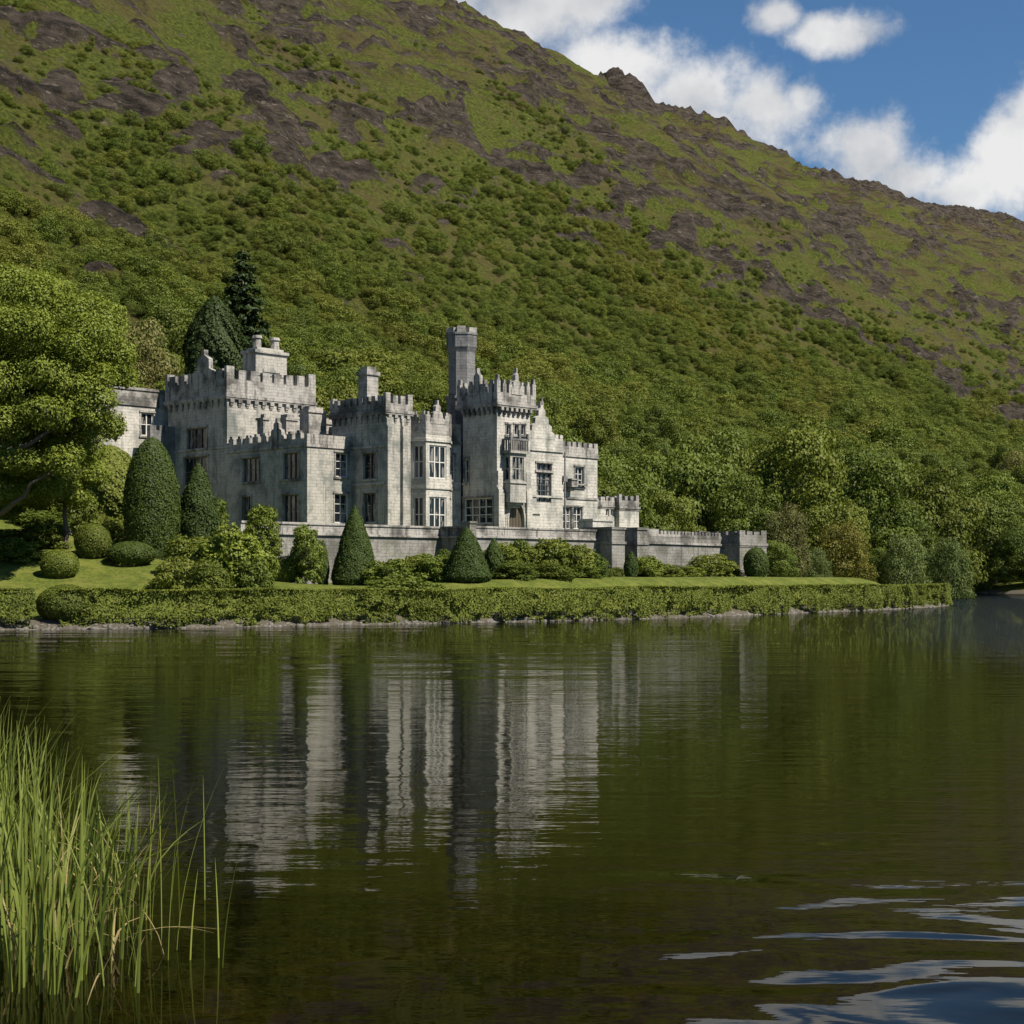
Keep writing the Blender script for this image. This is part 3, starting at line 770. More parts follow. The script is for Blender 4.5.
mb.obj('door_arch', M_STONE, castle)
mb = MB(); mb.poly([fn(a0, .3, z0), fn(a1, .3, z0), fn(a1, .3, z1), fn(a0, .3, z1)])
for i in range(5): mb.box(a0 + .05 + i * (a1 - a0) / 5, a0 + (i + 1) * (a1 - a0) / 5 - .02, .24, .299, z0, z1 - .05, fn=fn)
mb.obj('door', M_DOOR, castle)
# oriel with balcony above the door
mb = MB(); oa0, oa1, oz0, oz1 = orw; dpt = .95
fo = front(-W4 - dpt)
panel(mb, fo, oa0 - .3, oa1 + .3, oz0 - 1.9, oz1 + .35, [(oa0, oa1, oz0, oz1)], reveal=.3)
slh = [(-W4 - dpt + .2, -W4 - .15, oz0, oz1)]
panel(mb, left(oa0 - .3), -W4 - dpt, -W4, oz0 - 1.9, oz1 + .35, slh, reveal=.2)
mb.poly([(oa1 + .3, -W4 - dpt, oz0 - 1.9), (oa1 + .3, -W4, oz0 - 1.9), (oa1 + .3, -W4, oz1 + .35), (oa1 + .3, -W4 - dpt, oz1 + .35)])
for i, (o1, o2) in enumerate(((.0, .25), (.25, .55), (.55, .8))):
    mb.box(oa0 - .3 + o1 * .5, oa1 + .3 - o1 * .5, -W4 - dpt + o1, -W4 + .02, oz0 - 1.9 - .25 * (i + 1), oz0 - 1.9 - .25 * i - .001)
mb.box(oa0 - .42, oa1 + .42, -W4 - dpt - .12, -W4 + .02, oz0 - .3, oz0 - .08)
mb.box(oa0 - .5, oa1 + .5, -W4 - dpt - .25, -W4 + .02, oz1 + .35, oz1 + .6)
ori = mb.obj('oriel', M_STONE, castle)
window(castle, fo, oa0, oa1, oz0, oz1, cols=3, rows=2, depth=.2, surround=False, bar=.1, frame=M_STONE)
window(castle, left(oa0 - .3), *slh[0], cols=1, rows=2, depth=.18, surround=False, bar=.08, frame=M_STONE)
mb = MB(); zb = oz1 + .6
for i in range(9):
    x = oa0 - .42 + i * (oa1 - oa0 + .84 - .12) / 8
    mb.box(x, x + .12, -W4 - dpt - .2, -W4 - dpt - .08, zb - .01, zb + 1.0)
for q in range(3):
    y = -W4 - dpt + .1 + q * .33; mb.box(oa0 - .42, oa0 - .30, y, y + .12, zb - .01, zb + 1.0); mb.box(oa1 + .30, oa1 + .42, y, y + .12, zb - .01, zb + 1.0)
mb.box(oa0 - .5, oa1 + .5, -W4 - dpt - .24, -W4 - dpt - .02, zb + 1.0, zb + 1.16); mb.box(oa0 - .5, oa0 - .25, -W4 - dpt - .02, -W4, zb + 1.0, zb + 1.16); mb.box(oa1 + .25, oa1 + .5, -W4 - dpt - .02, -W4, zb + 1.0, zb + 1.16)
for x in (oa0 - .5, oa1 + .28): mb.box(x, x + .22, -W4 - dpt - .25, -W4 - dpt - .02, zb + 1.16, zb + 1.7)
mb.box((oa0 + oa1) / 2 - .12, (oa0 + oa1) / 2 + .12, -W4 - dpt - .25, -W4 - dpt - .05, zb + 1.16, zb + 2.0)
mb.obj('balcony', M_DARK, ori)
# --- right range, gabled bay then plain bay
WR = 8.5
big = fwin(536.5, 551.5, 473, 502.5, WR); bigt = fwin(536.5, 551.5, 463.5, 470.5, WR)
up = fwin(575, 583.2, 467, 487, 8.2); lows = [fwin(562.8, 571.3, 507, 529, 8.2), fwin(573.2, 582, 507, 529, 8.2)]
mb = MB(); block(mb, 20.55, 26.3, -WR, 4.0, ZG, 16.2, fh=[big, bigt])
mb.box(20.6, 22.9, -WR - .14, -WR + .01, 9.6, 9.95)
wing = mb.obj('wing', M_WHITE, castle); wing['label'] = 'gabled bay with a large dark leaded window'
window(castle, front(-WR), *big, cols=3, rows=5, frame=M_DFRAME, surround=False, bar=.08); window(castle, front(-WR), *bigt, cols=3, rows=1, frame=M_DFRAME, bar=.08)
mb = MB(); mb.box(20.58, 26.3, -WR - .14, -WR - .002, 15.95, 16.25); mb.box(20.58, 26.3, -WR - .05, -WR + .4, 16.25, 17.3)
merlons(mb, front(-WR - .05), 23.8, 26.25, 17.3, .45, .42, .24, .4, False, False)
mb.obj('parapet', M_WHITE, wing)
mb = MB(); mb.box(20.58, 26.25, -WR - .1, -WR - .002, 11.3, 11.5); mb.obj('string_course', M_WHITE, wing)
gable(wing, front(-WR - .08), 23.1, 2.0, 17.2, 20.9, steps=4, mat=M_WHITE)
mb = MB(); mb.ngon(23.1, -WR - .1, .13, .02, 20.7, 21.5, 6); mb.obj('finial', M_TRIM, wing)
mb = MB(); block(mb, 26.3, 32.0, -8.2, 4.0, ZG, 16.0, fh=[up] + lows)
wing = mb.obj('wing', M_WHITE, castle); wing['label'] = 'plain right-hand bay with a low toothed parapet'
window(castle, front(-8.2), *up, cols=2, rows=3)
for q in lows: window(castle, front(-8.2), *q, cols=2, rows=3)
mb = MB(); mb.box(26.3, 32.13, -8.33, -8.202, 15.65, 15.9); mb.box(26.3, 32.06, -8.25, -7.85, 15.9, 16.7); mb.box(31.66, 32.06, -7.85, 4.0, 15.9, 16.7)
merlons(mb, front(-8.25), 26.4, 32.0, 16.7, .5, .5, .3, .4, False, False)
mb.obj('parapet', M_TRIM, wing)
mb = MB(); mb.box(27.2, 32.05, -8.3, -8.2, 11.3, 11.5); mb.obj('string_course', M_TRIM, wing)
mb = MB(); mb.tube([(26.45, -8.65, 7.2), (26.45, -8.65, 16)], [.09, .09], 6); mb.box(26.2, 26.75, -8.75, -8.45, 13.0, 13.6); mb.obj('downpipe', M_DARK, wing)
mb = MB(); mb.box(27.0, 27.9, -9.1, -8.2, 12.5, 13.2); mb.box(26.9, 28.0, -9.2, -8.2, 13.2, 13.35); mb.box(27.2, 27.7, -8.8, -8.2, 12.1, 12.5); mb.box(28.0, 30.0, -8.6, -8.2, 12.75, 12.9); mb.obj('ledge', M_TRIM, wing)
# --- low annex to the right
mb = MB()
ah = [fwin(606, 609, 509, 516, 3.0), fwin(611, 614, 509, 516, 3.0)]
block(mb, 32.0, 41.0, -3.0, 4.0, ZG, 10.9, fh=ah); block(mb, 41.0, 44.4, -3.6, 1.0, ZG, 11.1)
wing = mb.obj('wing', M_WHITE, castle); wing['label'] = 'low battlemented annex at the right end'
for q in ah: window(castle, front(-3.0), *q, cols=1, rows=1, surround=False)
mb = MB(); mb.box(32.0, 41.0, -3.12, -3.002, 11.0, 11.2); mb.box(32.0, 41.0, -3.05, -2.65, 10.8, 11.7); merlons(mb, front(-3.05), 32.2, 40.8, 11.7, .4, .8, .9, .4, False, False)
mb.obj('parapet', M_TRIM, wing)
crown(wing, 41.0, 44.4, -3.6, 1.0, 11.0, 11.8, .5, over=0.0, w=.6, gap=.5, t=.35)
# main rear roof mass joining the ranges
mb = MB(); block(mb, 8.0, 31.5, 4.02, 14.0, ZG, 15.5); mb.obj('rear_range', M_TRIM, castle)

# --- separate pale building behind on the left
house = empty('stone_building', (PX, PY, 0), TH)
tag(house, 'pale flat-topped stone building half hidden behind the big leafy tree', 'building')
wv = 24.0
hs = [fwin(103, 116, 417.5, 434, -wv), fwin(141, 153.5, 413, 436, -wv), fwin(60, 74, 418, 436, -wv)]
mb = MB(); block(mb, -22.0, 1.2, wv, wv + 11, 6.0, 21.4, fh=hs); mb.obj('wall', M_WHITE, house)
for q in hs: window(house, front(wv), *q, cols=2, rows=2, bar=.12)
mb = MB(); mb.box(-22.15, 1.25, wv - .15, wv - .002, 20.9, 21.25); mb.box(-22.1, 1.25, wv - .08, wv + .4, 21.25, 22.5); mb.box(-22.1, -21.7, wv + .4, wv + 11, 21.25, 22.5); mb.box(-22.2, 1.26, wv - .2, wv + .5, 22.5, 22.75)
mb.obj('parapet', M_TRIM, house)
lw = MB(); lw.box(-3.0, -0.02, 21.6, 22.2, 6.5, 18.3); merlons(lw, front(21.6), -3.0, -.05, 18.3, .5, .6, .4, .6, False, False)
lw.obj('screen_wall', M_DARK, castle)  # front would catch the sun; dark stone paints it as shaded

# ------------------------------------------------------------------ terrace and garden walls
def wall_thing(name, label, cat):
    return tag(empty(name, (PX, PY, 0), TH), label, cat)
tw = wall_thing('terrace_wall', 'long stone terrace wall with a string course below the castle', 'wall')
mb = MB(); mb.box(-16.5, 5.77, -12.0, -11.0, 1.5, 7.0); mb.box(5.77, 23.05, -15.9, -14.9, 1.5, 7.0); mb.box(5.77, 6.8, -14.9, -11.0, 1.5, 7.0)
mb.obj('wall', M_RUBBLE, tw)
mb = MB()
for (x0, x1, y0, y1) in ((-16.5, 5.75, -12.06, -11.5), (5.72, 23.02, -15.96, -15.4), (5.72, 6.28, -15.4, -11.0)):
    mb.box(x0, x1, y0, y1, 7.0, 7.72)
for (x0, x1, y0, y1) in ((-16.5, 5.6, -12.2, -11.4), (5.6, 23.02, -16.08, -15.3), (5.6, 6.4, -15.3, -11.0)):
    mb.box(x0, x1, y0, y1, 6.85, 7.02); mb.box(x0, x1, y0 + .04, y1, 7.72, 7.9)
mb.obj('parapet', M_TRIM, tw)
mb = MB(); mb.box(5.5, 6.3, -16.15, -15.2, 1.5, 8.1); mb.box(5.42, 6.38, -16.23, -15.12, 8.1, 8.3); mb.obj('pier', M_RUBBLE, tw)
gw = wall_thing('garden_wall', 'battlemented grey garden wall running right to a square turret', 'wall')
def top(u): return 7.42 - .10 * (u - 29) / 15.5
mb = MB(); n = 12
x0, x1 = 28.9, 43.4
for (ya, yb, lo, hi, uu0, uu1) in ((-15.9, -14.9, -6, 0, x0, x1),):
    P = [(x0, ya, 1), (x1, ya, 1), (x1, yb, 1), (x0, yb, 1), (x0, ya, top(x0)), (x1, ya, top(x1)), (x1, yb, top(x1)), (x0, yb, top(x0))]
    b = len(mb.v); mb.v += P
    for q in ((0, 3, 2, 1), (4, 5, 6, 7), (0, 1, 5, 4), (1, 2, 6, 5), (2, 3, 7, 6), (3, 0, 4, 7)): mb.f.append(tuple(b + i for i in q)); mb.m.append(0)
mb.obj('wall', M_RUBBLE, gw)
mb = MB()
slope = lambda a, d, z: (a, -15.96 + d, z + top(a))
mb.box(x0, x1, -.12, .6, -.75, -.55, fn=slope); mb.box(x0, x1, .03, .5, -.001, .25, fn=slope)
for i in range(18):
    a = x0 + 4.0 + i * (x1 - x0 - 4.2) / 18; mb.box(a, a + .42, .035, .495, .24, .62, fn=slope)
mb.box(x0, x0 + 3.7, .02, .52, .22, .75, fn=slope)
mb.obj('parapet', M_TRIM, gw)
for (u0, u1, w1, zt) in ((23.07, 25.0, 17.8, 7.9), (27.4, 28.95, 17.4, 7.95)):
    mb = MB(); mb.box(u0, u1, -w1, -14.0, 1.0, zt); mb.box(u0 - .12, u1 + .12, -w1 - .12, -14, 6.5, 6.75); mb.box(u0 - .1, u1 + .1, -w1 - .1, -14, zt, zt + .25)
    mb.obj('pier', M_RUBBLE, gw)
mb = MB(); mb.box(24.9, 27.5, -15.3, -14.5, 1.0, 7.6); mb.box(24.9, 27.5, -15.4, -14.4, 7.6, 7.8); mb.obj('wall', M_DARK, gw)
mb = MB(); mb.box(23.6, 26.6, -14.9, -13.0, 7.0, 8.8); mb.box(23.5, 26.7, -15.0, -12.9, 8.8, 9.0); mb.obj('pier', M_WHITE, gw)
mb = MB(); block(mb, 43.32, 48.2, -18.2, -12.5, 1.0, 6.9); tu = mb.obj('turret', M_RUBBLE, gw)
crown(tu, 43.32, 48.2, -18.2, -12.5, 6.75, 7.75, .38, over=0.0, w=.9, gap=.3, t=.4, mat=M_RUBBLE)

# ------------------------------------------------------------------ foliage builders
def leaf_mesh(name, C, Nn, S, mat, seed=0, tint=None, aspect=0.62, fold=0.25, jitter=0.55):
    r = np.random.RandomState(seed); n = len(C)
    Nn = Nn + jitter * r.normal(size=(n, 3)); Nn /= np.linalg.norm(Nn, axis=1)[:, None] + 1e-9
    t = r.normal(size=(n, 3)); t -= (t * Nn).sum(1)[:, None] * Nn; t /= np.linalg.norm(t, axis=1)[:, None] + 1e-9
    b = np.cross(Nn, t); S = S[:, None]
    V = np.stack([C - t * S * .5, C + b * S * aspect * .5 - Nn * S * fold * .3, C + t * S * .5, C - b * S * aspect * .5 - Nn * S * fold * .3], 1).reshape(-1, 3)
    q = np.arange(n * 4).reshape(n, 4)
    if tint is None: tint = r.rand(n)
    return mesh_np(name, V, q, mat, False, {'tint': np.repeat(np.clip(tint, 0, 1), 4)})
def lobe_leaves(lobes, n, r, size, shell=0.35, up=0.25):
    """leaf centres, normals, sizes over a set of ellipsoid lobes (x,y,z,rx,ry,rz)"""
    L = np.array(lobes, float); A = (L[:, 3] * L[:, 4] + L[:, 4] * L[:, 5] + L[:, 3] * L[:, 5]); A /= A.sum()
    idx = r.choice(len(L), n * 2, p=A)
    d = r.normal(size=(n * 2, 3)); d /= np.linalg.norm(d, axis=1)[:, None]
    rad = 1 - shell * r.rand(n * 2) ** 1.6
    lump = 1 + 0.16 * np.sin(d[:, 0] * 5 + idx * 1.7) * np.sin(d[:, 1] * 6 + idx) + 0.1 * np.sin(d[:, 2] * 9 + idx * 2.3)
    C = L[idx, :3] + d * L[idx, 3:] * (rad * lump)[:, None]
    keep = np.ones(n * 2, bool)
    for j in range(len(L)):
        q = (((C - L[j, :3]) / (L[j, 3:] * 0.72)) ** 2).sum(1) < 1
        keep &= ~(q & (idx != j))
    C, d, idx = C[keep][:n], d[keep][:n], idx[keep][:n]
    Nn = d / L[idx, 3:] ; Nn /= np.linalg.norm(Nn, axis=1)[:, None]; Nn[:, 2] += up
    lob = r.rand(len(L))
    tint = 0.22 * r.rand(len(C)) + 0.50 * lob[idx] + .28 * np.clip(.5 + .5 * d[:, 2] , 0, 1) * r.rand(len(C))  # light and dark lobes, paler upper leaves: crown shading painted into the tint
    return C, Nn, size * r.uniform(.6, 1.35, len(C)), tint
def dome_lobes(r, R, H, n, base=0.15):
    out = [(0, 0, H * 0.52, R * .62, R * .62, H * .42)]
    for i in range(n):
        a = i * 2.399 + r.rand() * .6; t = (i + .5) / n
        z = H * (base + (1 - base - .10) * t); rr = R * .72 * math.sqrt(max(0.02, 1 - ((t - .22) / .86) ** 2)) * r.uniform(.75, 1.08)
        s = R * r.uniform(.28, .50)
        out.append((rr * math.cos(a), rr * math.sin(a), z, s, s, s * r.uniform(.62, .85)))
    return out
def crown_mesh(name, seed, R, H, nl, n, size, mat, base=.15):
    r = np.random.RandomState(seed)
    return leaf_mesh(name, *(lambda C, Nn, S, t: (C, Nn, S, mat, seed, t))(*lobe_leaves(dome_lobes(r, R, H, nl, base), n, r, size)))
def trunk_mesh(name, H, r0, seed=0, n=8):
    rr = random.Random(seed); mb = MB(); pts = []; x = y = 0
    for i in range(6):
        pts.append((x, y, H * i / 5 - .3)); x += rr.uniform(-.12, .12) * r0 * 4; y += rr.uniform(-.12, .12) * r0 * 4
    mb.tube(pts, [r0 * 1.25, r0, r0 * .85, r0 * .7, r0 * .55, r0 * .35], n)
    for i in range(4):
        a = i * 1.7 + rr.random(); z = H * (.5 + .1 * i); L = H * .35
        mb.tube([(pts[3][0], pts[3][1], z), (pts[3][0] + math.cos(a) * L * .5, pts[3][1] + math.sin(a) * L * .5, z + L * .35), (math.cos(a) * L, math.sin(a) * L, z + L * .75)], [r0 * .4, r0 * .25, r0 * .08], 6)
    return mb.mesh(name, M_BARK, True)
def revolve_leaves(prof, H, n, size, seed, mat, name, lump=.1, up=.5):
    """dense clipped / columnar crown: prof(t) is the radius at height t*H"""
    r = np.random.RandomState(seed)
    t = r.rand(n * 3); rad = np.array([prof(x) for x in t]); keep = r.rand(n * 3) < rad / rad.max(); t, rad = t[keep][:n], rad[keep][:n]
    a = r.rand(len(t)) * 2 * math.pi
    lz = t * H / max(rad.max(), .1)
    lm = 1 + lump * 3.4 * (.6 * fbm(np.cos(a) * 1.5 + seed * 3.1 + lz * 1.3, np.sin(a) * 1.5 + lz * .9, 2, 7) + .4 * fbm(np.cos(a) * 4 + lz * 2.1, np.sin(a) * 4 + seed + lz * 2.7, 2, 8) - .5)
    q = rad * lm * (1 - .16 * r.rand(len(t)) ** 2) * (1 + (r.rand(len(t)) > .94) * .10 * r.rand(len(t)))
    C = np.stack([q * np.cos(a), q * np.sin(a), t * H + .1 * size * r.normal(size=len(t))], 1)
    dp = np.array([(prof(min(1, x + .02)) - prof(max(0, x - .02))) / (.04 * H) for x in t])
    Nn = np.stack([np.cos(a), np.sin(a), -dp + up * .3], 1)
    tint = .7 * r.rand(len(t)) + .3 * np.clip((lm - 1 + lump) / (2 * lump + 1e-6), 0, 1)  # darker leaves in hollows, paler on bulges: crease shade painted in the tint
    return leaf_mesh(name, C, Nn, size * r.uniform(.6, 1.3, len(C)), mat, seed, tint, jitter=.42)

def place(name, label, cat, x, y, z, parts, scale=(1, 1, 1), rz=0.0, group=None):
    e = empty(name, (x, y, z), rz); tag(e, label, cat, group); e.scale = scale
    for nm, me in parts: link(nm, me, e)
    return e
def at(px, Y): return (px - 512) / FPX * Y

# ---- clipped and columnar evergreens (real size from the photograph's own distance)
def evergreen(px, Y, ytop, ybase, wpx_, prof, label, mat=M_YEW, n=9000, size=.3, seed=1, lump=.08, name='cypress', cat='tree', zb=None):
    x = at(px, Y); u, w = toUW(x, Y); zg = gz(u, w) if zb is None else zb
    ztop = CAMZ + (HOR - ytop) / FPX * Y; H = ztop - zg; R = wpx_ / 2 / FPX * Y
    me = revolve_leaves(lambda t: R * prof(t), H, int(n * 2.2), size * .64, seed, mat, 'crown', lump)
    core = MB(); ts = [0, .1, .3, .5, .7, .85, .97]
    core.tube([(0, 0, t * H) for t in ts], [max(.05, .84 * R * prof(max(t, .04))) for t in ts], 12)
    stem = trunk_mesh('trunk', H * .4, .18, seed)
    e = place(name, label, cat, x, Y, zg, [('crown', me), ('trunk', stem)])
    return e
cone = lambda t: max(.03, (1 - t) ** .72 * min(1, .82 + t * 2)) if t > .0 else .8
egg = lambda t: max(.04, (1 - min(1, abs((t - .40) / .60)) ** 2.3) ** .6) if t > .40 else 1 - .28 * ((.40 - t) / .40) ** 2
ball = lambda t: max(.05, math.sqrt(max(0, 1 - (2 * min(1, t * .85 + .15) - 1) ** 2)))
flame = lambda t: max(.04, (1 - min(1, abs((t - .35) / .65)) ** 1.7) ** .8) if t > .35 else 1 - .25 * ((.35 - t) / .35) ** 2
evergreen(152, 131, 437, 560, 56, egg, 'tall broad egg-shaped clipped cypress left of the castle tower', n=14000, size=.26, seed=2, lump=.05)
evergreen(198, 134, 462, 560, 46, flame, 'shaggy pointed cypress close below the great square tower', mat=M_YEW, n=11000, size=.28, seed=3, lump=.12)
evergreen(355, 128, 506, 588, 52, cone, 'neat cone-shaped yew in front of the terrace wall left half', n=11000, size=.24, seed=4, lump=.05)
evergreen(467, 129, 527, 588, 53, cone, 'wider cone-shaped yew below the terrace wall bastion', n=11000, size=.24, seed=5, lump=.06)
evergreen(756, 163, 547, 586, 25, egg, 'small dark egg-shaped evergreen against the wall turret', n=5000, size=.26, seed=6, lump=.05)
evergreen(631, 150, 551, 586, 14, flame, 'slim dark evergreen at the foot of the wall pier', n=3000, size=.26, seed=7, lump=.1)
evergreen(323, 128, 540, 588, 12, flame, 'very thin dark evergreen just left of the neat cone-shaped yew', n=3000, size=.22, seed=8, lump=.1)
evergreen(494, 134, 538, 588, 20, flame, 'narrow dark evergreen right of the wider cone-shaped yew', n=4000, size=.24, seed=9, lump=.1)
SB = 'shrub'
evergreen(60, 114, 549, 577, 38, ball, 'small round clipped bush alone on the sloping lawn', mat=M_HEDGE, n=4500, size=.2, seed=10, lump=.04, name='round_bush', cat=SB)
evergreen(93, 120, 523, 560, 36, egg, 'upright barrel-shaped clipped bush beside the thin tree trunk', mat=M_HEDGE, n=4500, size=.22, seed=11, lump=.06, name='round_bush', cat=SB)
evergreen(66, 103.5, 584, 627, 56, ball, 'large ball-shaped clipped bush by the waterline in the hedge gap', mat=M_HEDGE, n=7000, size=.2, seed=12, lump=.05, name='round_bush', cat=SB)
evergreen(131, 119, 541, 567, 48, ball, 'low dark rounded bush below the broad egg-shaped cypress', mat=M_YEW, n=4500, size=.24, seed=13, lump=.08, name='round_bush', cat=SB)
evergreen(286, 125, 556, 588, 36, ball, 'light green rounded bush left of the neat cone-shaped yew', mat=M_HEDGE, n=4500, size=.22, seed=14, lump=.07, name='round_bush', cat=SB)

# ---- loose shrubs under the castle
SHR = [crown_mesh('crown', 100 + i, 1.0, 1.5, 14, 7000, .105, m, base=.05) for i, m in enumerate((M_HEDGE, M_BRIGHT, M_SUNLEAF, M_LEAF))]
STEM = trunk_mesh('stems', .8, .05, 5)
def shrub(px, Y, ytop, wpx_, kind, label=None, group=None, zsink=0.15, name='shrub'):
    x = at(px, Y); u, w = toUW(x, Y); zg = gz(u, w) - zsink
    H = CAMZ + (HOR - ytop) / FPX * Y - zg; R = wpx_ / 2 / FPX * Y
    return place(name, label, SB, x, Y, zg, [('crown', SHR[kind]), ('stems', STEM)], (R * .98, R * .98, H / 1.45), rz=px * .37, group=group)
shrub(232, 116, 531, 80, 2, 'big rounded leafy shrub below the shaded castle wing')
TALL = [crown_mesh('crown', 140 + i, 1.0, 3.0, 24, 9000, .12, m, base=.06) for i, m in enumerate((M_SUNLEAF, M_LEAF))]
for px, Y, yt, wp, kd, lab in ((262, 122, 505, 44, 0, 'loose upright yellow-green shrub against the terrace wall left end'), (306, 124, 526, 36, 1, 'olive upright shrub by the terrace wall between round bush and yew')):
    x = at(px, Y); u, w = toUW(x, Y); zg = gz(u, w) - .2; H = CAMZ + (HOR - yt) / FPX * Y - zg; R = wp / 2 / FPX * Y
    place('bush', lab, SB, x, Y, zg, [('crown', TALL[kd]), ('stems', STEM)], (R, R, H / 2.9), rz=px * .3)
shrub(188, 117, 540, 54, 0, 'dense mid-green shrub directly below the shaggy pointed cypress')
shrub(176, 112, 560, 46, 1, 'low bright shrub at the right end of the sloping lawn')
shrub(206, 112, 564, 50, 0, 'low spreading shrub just behind the hedge below the big rounded shrub')
shrub(254, 114, 560, 44, 3, 'low olive shrub just behind the hedge right of the big rounded shrub')
shrub(40, 132, 512, 74, 3, 'shady spreading shrub under the big leafy tree')
shrub(14, 117, 540, 56, 3, 'dark low shrub on the shaded upper lawn at the left edge')
shrub(44, 122, 524, 56, 0, 'spreading green shrub left of the thin straight trunk')
shrub(5, 122, 530, 70, 3, 'dark shrub at the left edge of the sloping lawn')
shrub(210, 147, 500, 40, 2, 'scrappy shrub at the foot of the square tower')
shrub(76, 135, 496, 46, 0, 'leafy shrub just behind the thin straight trunk')
shrub(120, 136, 522, 50, 0, 'leafy green shrub between the barrel-shaped bush and the broad cypress')
evergreen(110, 143, 445, 560, 66, egg, 'tall light-green rounded shrub in front of the pale stone building', mat=M_BRIGHT, n=16000, size=.42, seed=21, lump=.16, name='bush', cat=SB)
evergreen(30, 138, 452, 560, 74, egg, 'dark rounded leafy thicket behind the small thin-trunked tree', mat=M_LEAF, n=15000, size=.45, seed=22, lump=.18, name='bush', cat=SB)
G1 = 'shrubs growing along the foot of the terrace wall'
for px, yt, wd, kd, dy in ((388, 562, 56, 2, 0), (412, 558, 50, 0, 2), (432, 556, 50, 3, 0), (450, 552, 40, 3, 1), (503, 546, 52, 0, 0), (522, 543, 48, 3, 3), (536, 548, 54, 1, 1), (553, 542, 54, 0, 0), (575, 547, 52, 0, -1), (592, 556, 42, 3, -1), (516, 562, 50, 3, -4), (546, 564, 56, 0, -4), (580, 566, 50, 3, -3)):
    shrub(px, 127 + (px - 390) * .075 + dy, yt, wd, kd, 'leafy green shrub at the foot of the terrace wall', G1)
G2 = 'shrubs along the foot of the garden wall'
for px, yt, wd, kd in ((646, 558, 40, 2), (668, 565, 40, 3), (690, 567, 36, 2), (712, 556, 50, 1), (730, 568, 30, 0), (615, 568, 26, 3)):
    shrub(px, 156 + (px - 640) * .10, yt, wd, kd, 'loose green shrub at the foot of the battlemented garden wall', G2)
shrub(405, 119, 580, 90, 1, 'low mounded bright bush rising just above the hedge')

# ---- the clipped hedge along the water
def hedge_mesh(u0, u1, n, seed, size=.17):
    r = np.random.RandomState(seed)
    uu = np.arange(u0, u1, .5)
    ws_ = np.interp(uu, SHORE[:18, 0], SHORE[:18, 1]) - 0.62
    u = r.uniform(u0, u1, n); wc = np.interp(u, uu, ws_)
    hb = 2.42 + .30 * (fbm(u / 5, u * 0 + 3, 3, 9) - .5); hw = .85 + 1.0 * (fbm(u / 2.6, u * 0 + 8, 3, 19) - .5)
    per = r.rand(n)
    face = np.where(per < .58, 0, np.where(per < .88, 1, 2))        # lake side, top, back
    z = np.where(face == 1, hb - .05 * r.rand(n) ** 2, hb * r.rand(n) ** .9)
    bul = 1 + .38 * (fbm(u / 1.6, z / 1.2, 3, 29) - .5) * 2 + .25 * np.sin(z / hb * math.pi)
    off = np.where(face == 1, r.uniform(-1, 1, n) * hw, np.where(face == 0, hw * bul, -hw))
    off = off - np.where(face == 0, .22 * r.rand(n) ** 2, 0)
    sink = np.where(face == 0, .55 * sm(.46 - fbm(u / 1.2, z / .9, 3, 33), 0, .10) + .5 * sm(.42 - fbm(u / 2.8, z * 0 + 2, 2, 37), 0, .1), 0)
    w = wc + off - sink
    zb = .08
    X = PX + UX * u + UY * w; Y = PY + UY * u - UX * w
    nw = np.where(face == 1, 0, np.where(face == 0, 1, -1)).astype(float)
    Nn = np.stack([UY * nw, -UX * nw, np.where(face == 1, 1.0, .25)], 1)
    C = np.stack([X, Y, z + zb], 1)
    tint = np.where(face == 1, .55 + .45 * r.rand(n), .15 + .55 * r.rand(n) * (.5 + fbm(u / 2.0, z / 1.5, 3, 55)))  # top tinted paler as if sunlit, sides darker: light painted into the leaves
    org = np.array([X.mean(), Y.mean(), 0])
    return C - org, Nn, size * r.uniform(.6, 1.3, n), tint, org
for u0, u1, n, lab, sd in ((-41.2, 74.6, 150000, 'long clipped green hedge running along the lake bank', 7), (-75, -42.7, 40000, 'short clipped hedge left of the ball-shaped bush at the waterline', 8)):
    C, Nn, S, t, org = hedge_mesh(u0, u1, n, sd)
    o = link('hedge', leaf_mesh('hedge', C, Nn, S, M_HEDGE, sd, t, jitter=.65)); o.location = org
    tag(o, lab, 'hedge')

# ---- stones of the bank
r = np.random.RandomState(12); V, Q = [], []
cube = np.array([(-1, -1, -.7), (1, -1, -.7), (1, 1, -.7), (-1, 1, -.7), (-.7, -.7, .7), (.7, -.7, .7), (.7, .7, .7), (-.7, .7, .7)])
qf = np.array([(0, 3, 2, 1), (4, 5, 6, 7), (0, 1, 5, 4), (1, 2, 6, 5), (2, 3, 7, 6), (3, 0, 4, 7)])
for i in range(2000):
    u = r.uniform(-75, 76); ws0 = np.interp(u, SHORE[:18, 0], SHORE[:18, 1]); w = ws0 - r.uniform(-.22, .50)
    x, y = W(u, w); s = r.uniform(.05, .16) * (1.6 if r.rand() < .12 else 1)
    a = r.rand() * 6.28; c, sn = math.cos(a), math.sin(a)
    v = cube * (s * r.uniform(.7, 1.3, 3)) * (1 + .25 * r.uniform(-1, 1, (8, 3))); v = np.stack([v[:, 0] * c - v[:, 1] * sn, v[:, 0] * sn + v[:, 1] * c, v[:, 2] * .8], 1)
    z = max(-.05, .5 * (ws0 - w)) + .02
    Q.append(qf + len(V) * 8); V.append(v + np.array([x, y, z]))
tag(link('shore_stones', mesh_np('shore_stones', np.concatenate(V), np.concatenate(Q), M_PEBBLE)), kind='stuff')

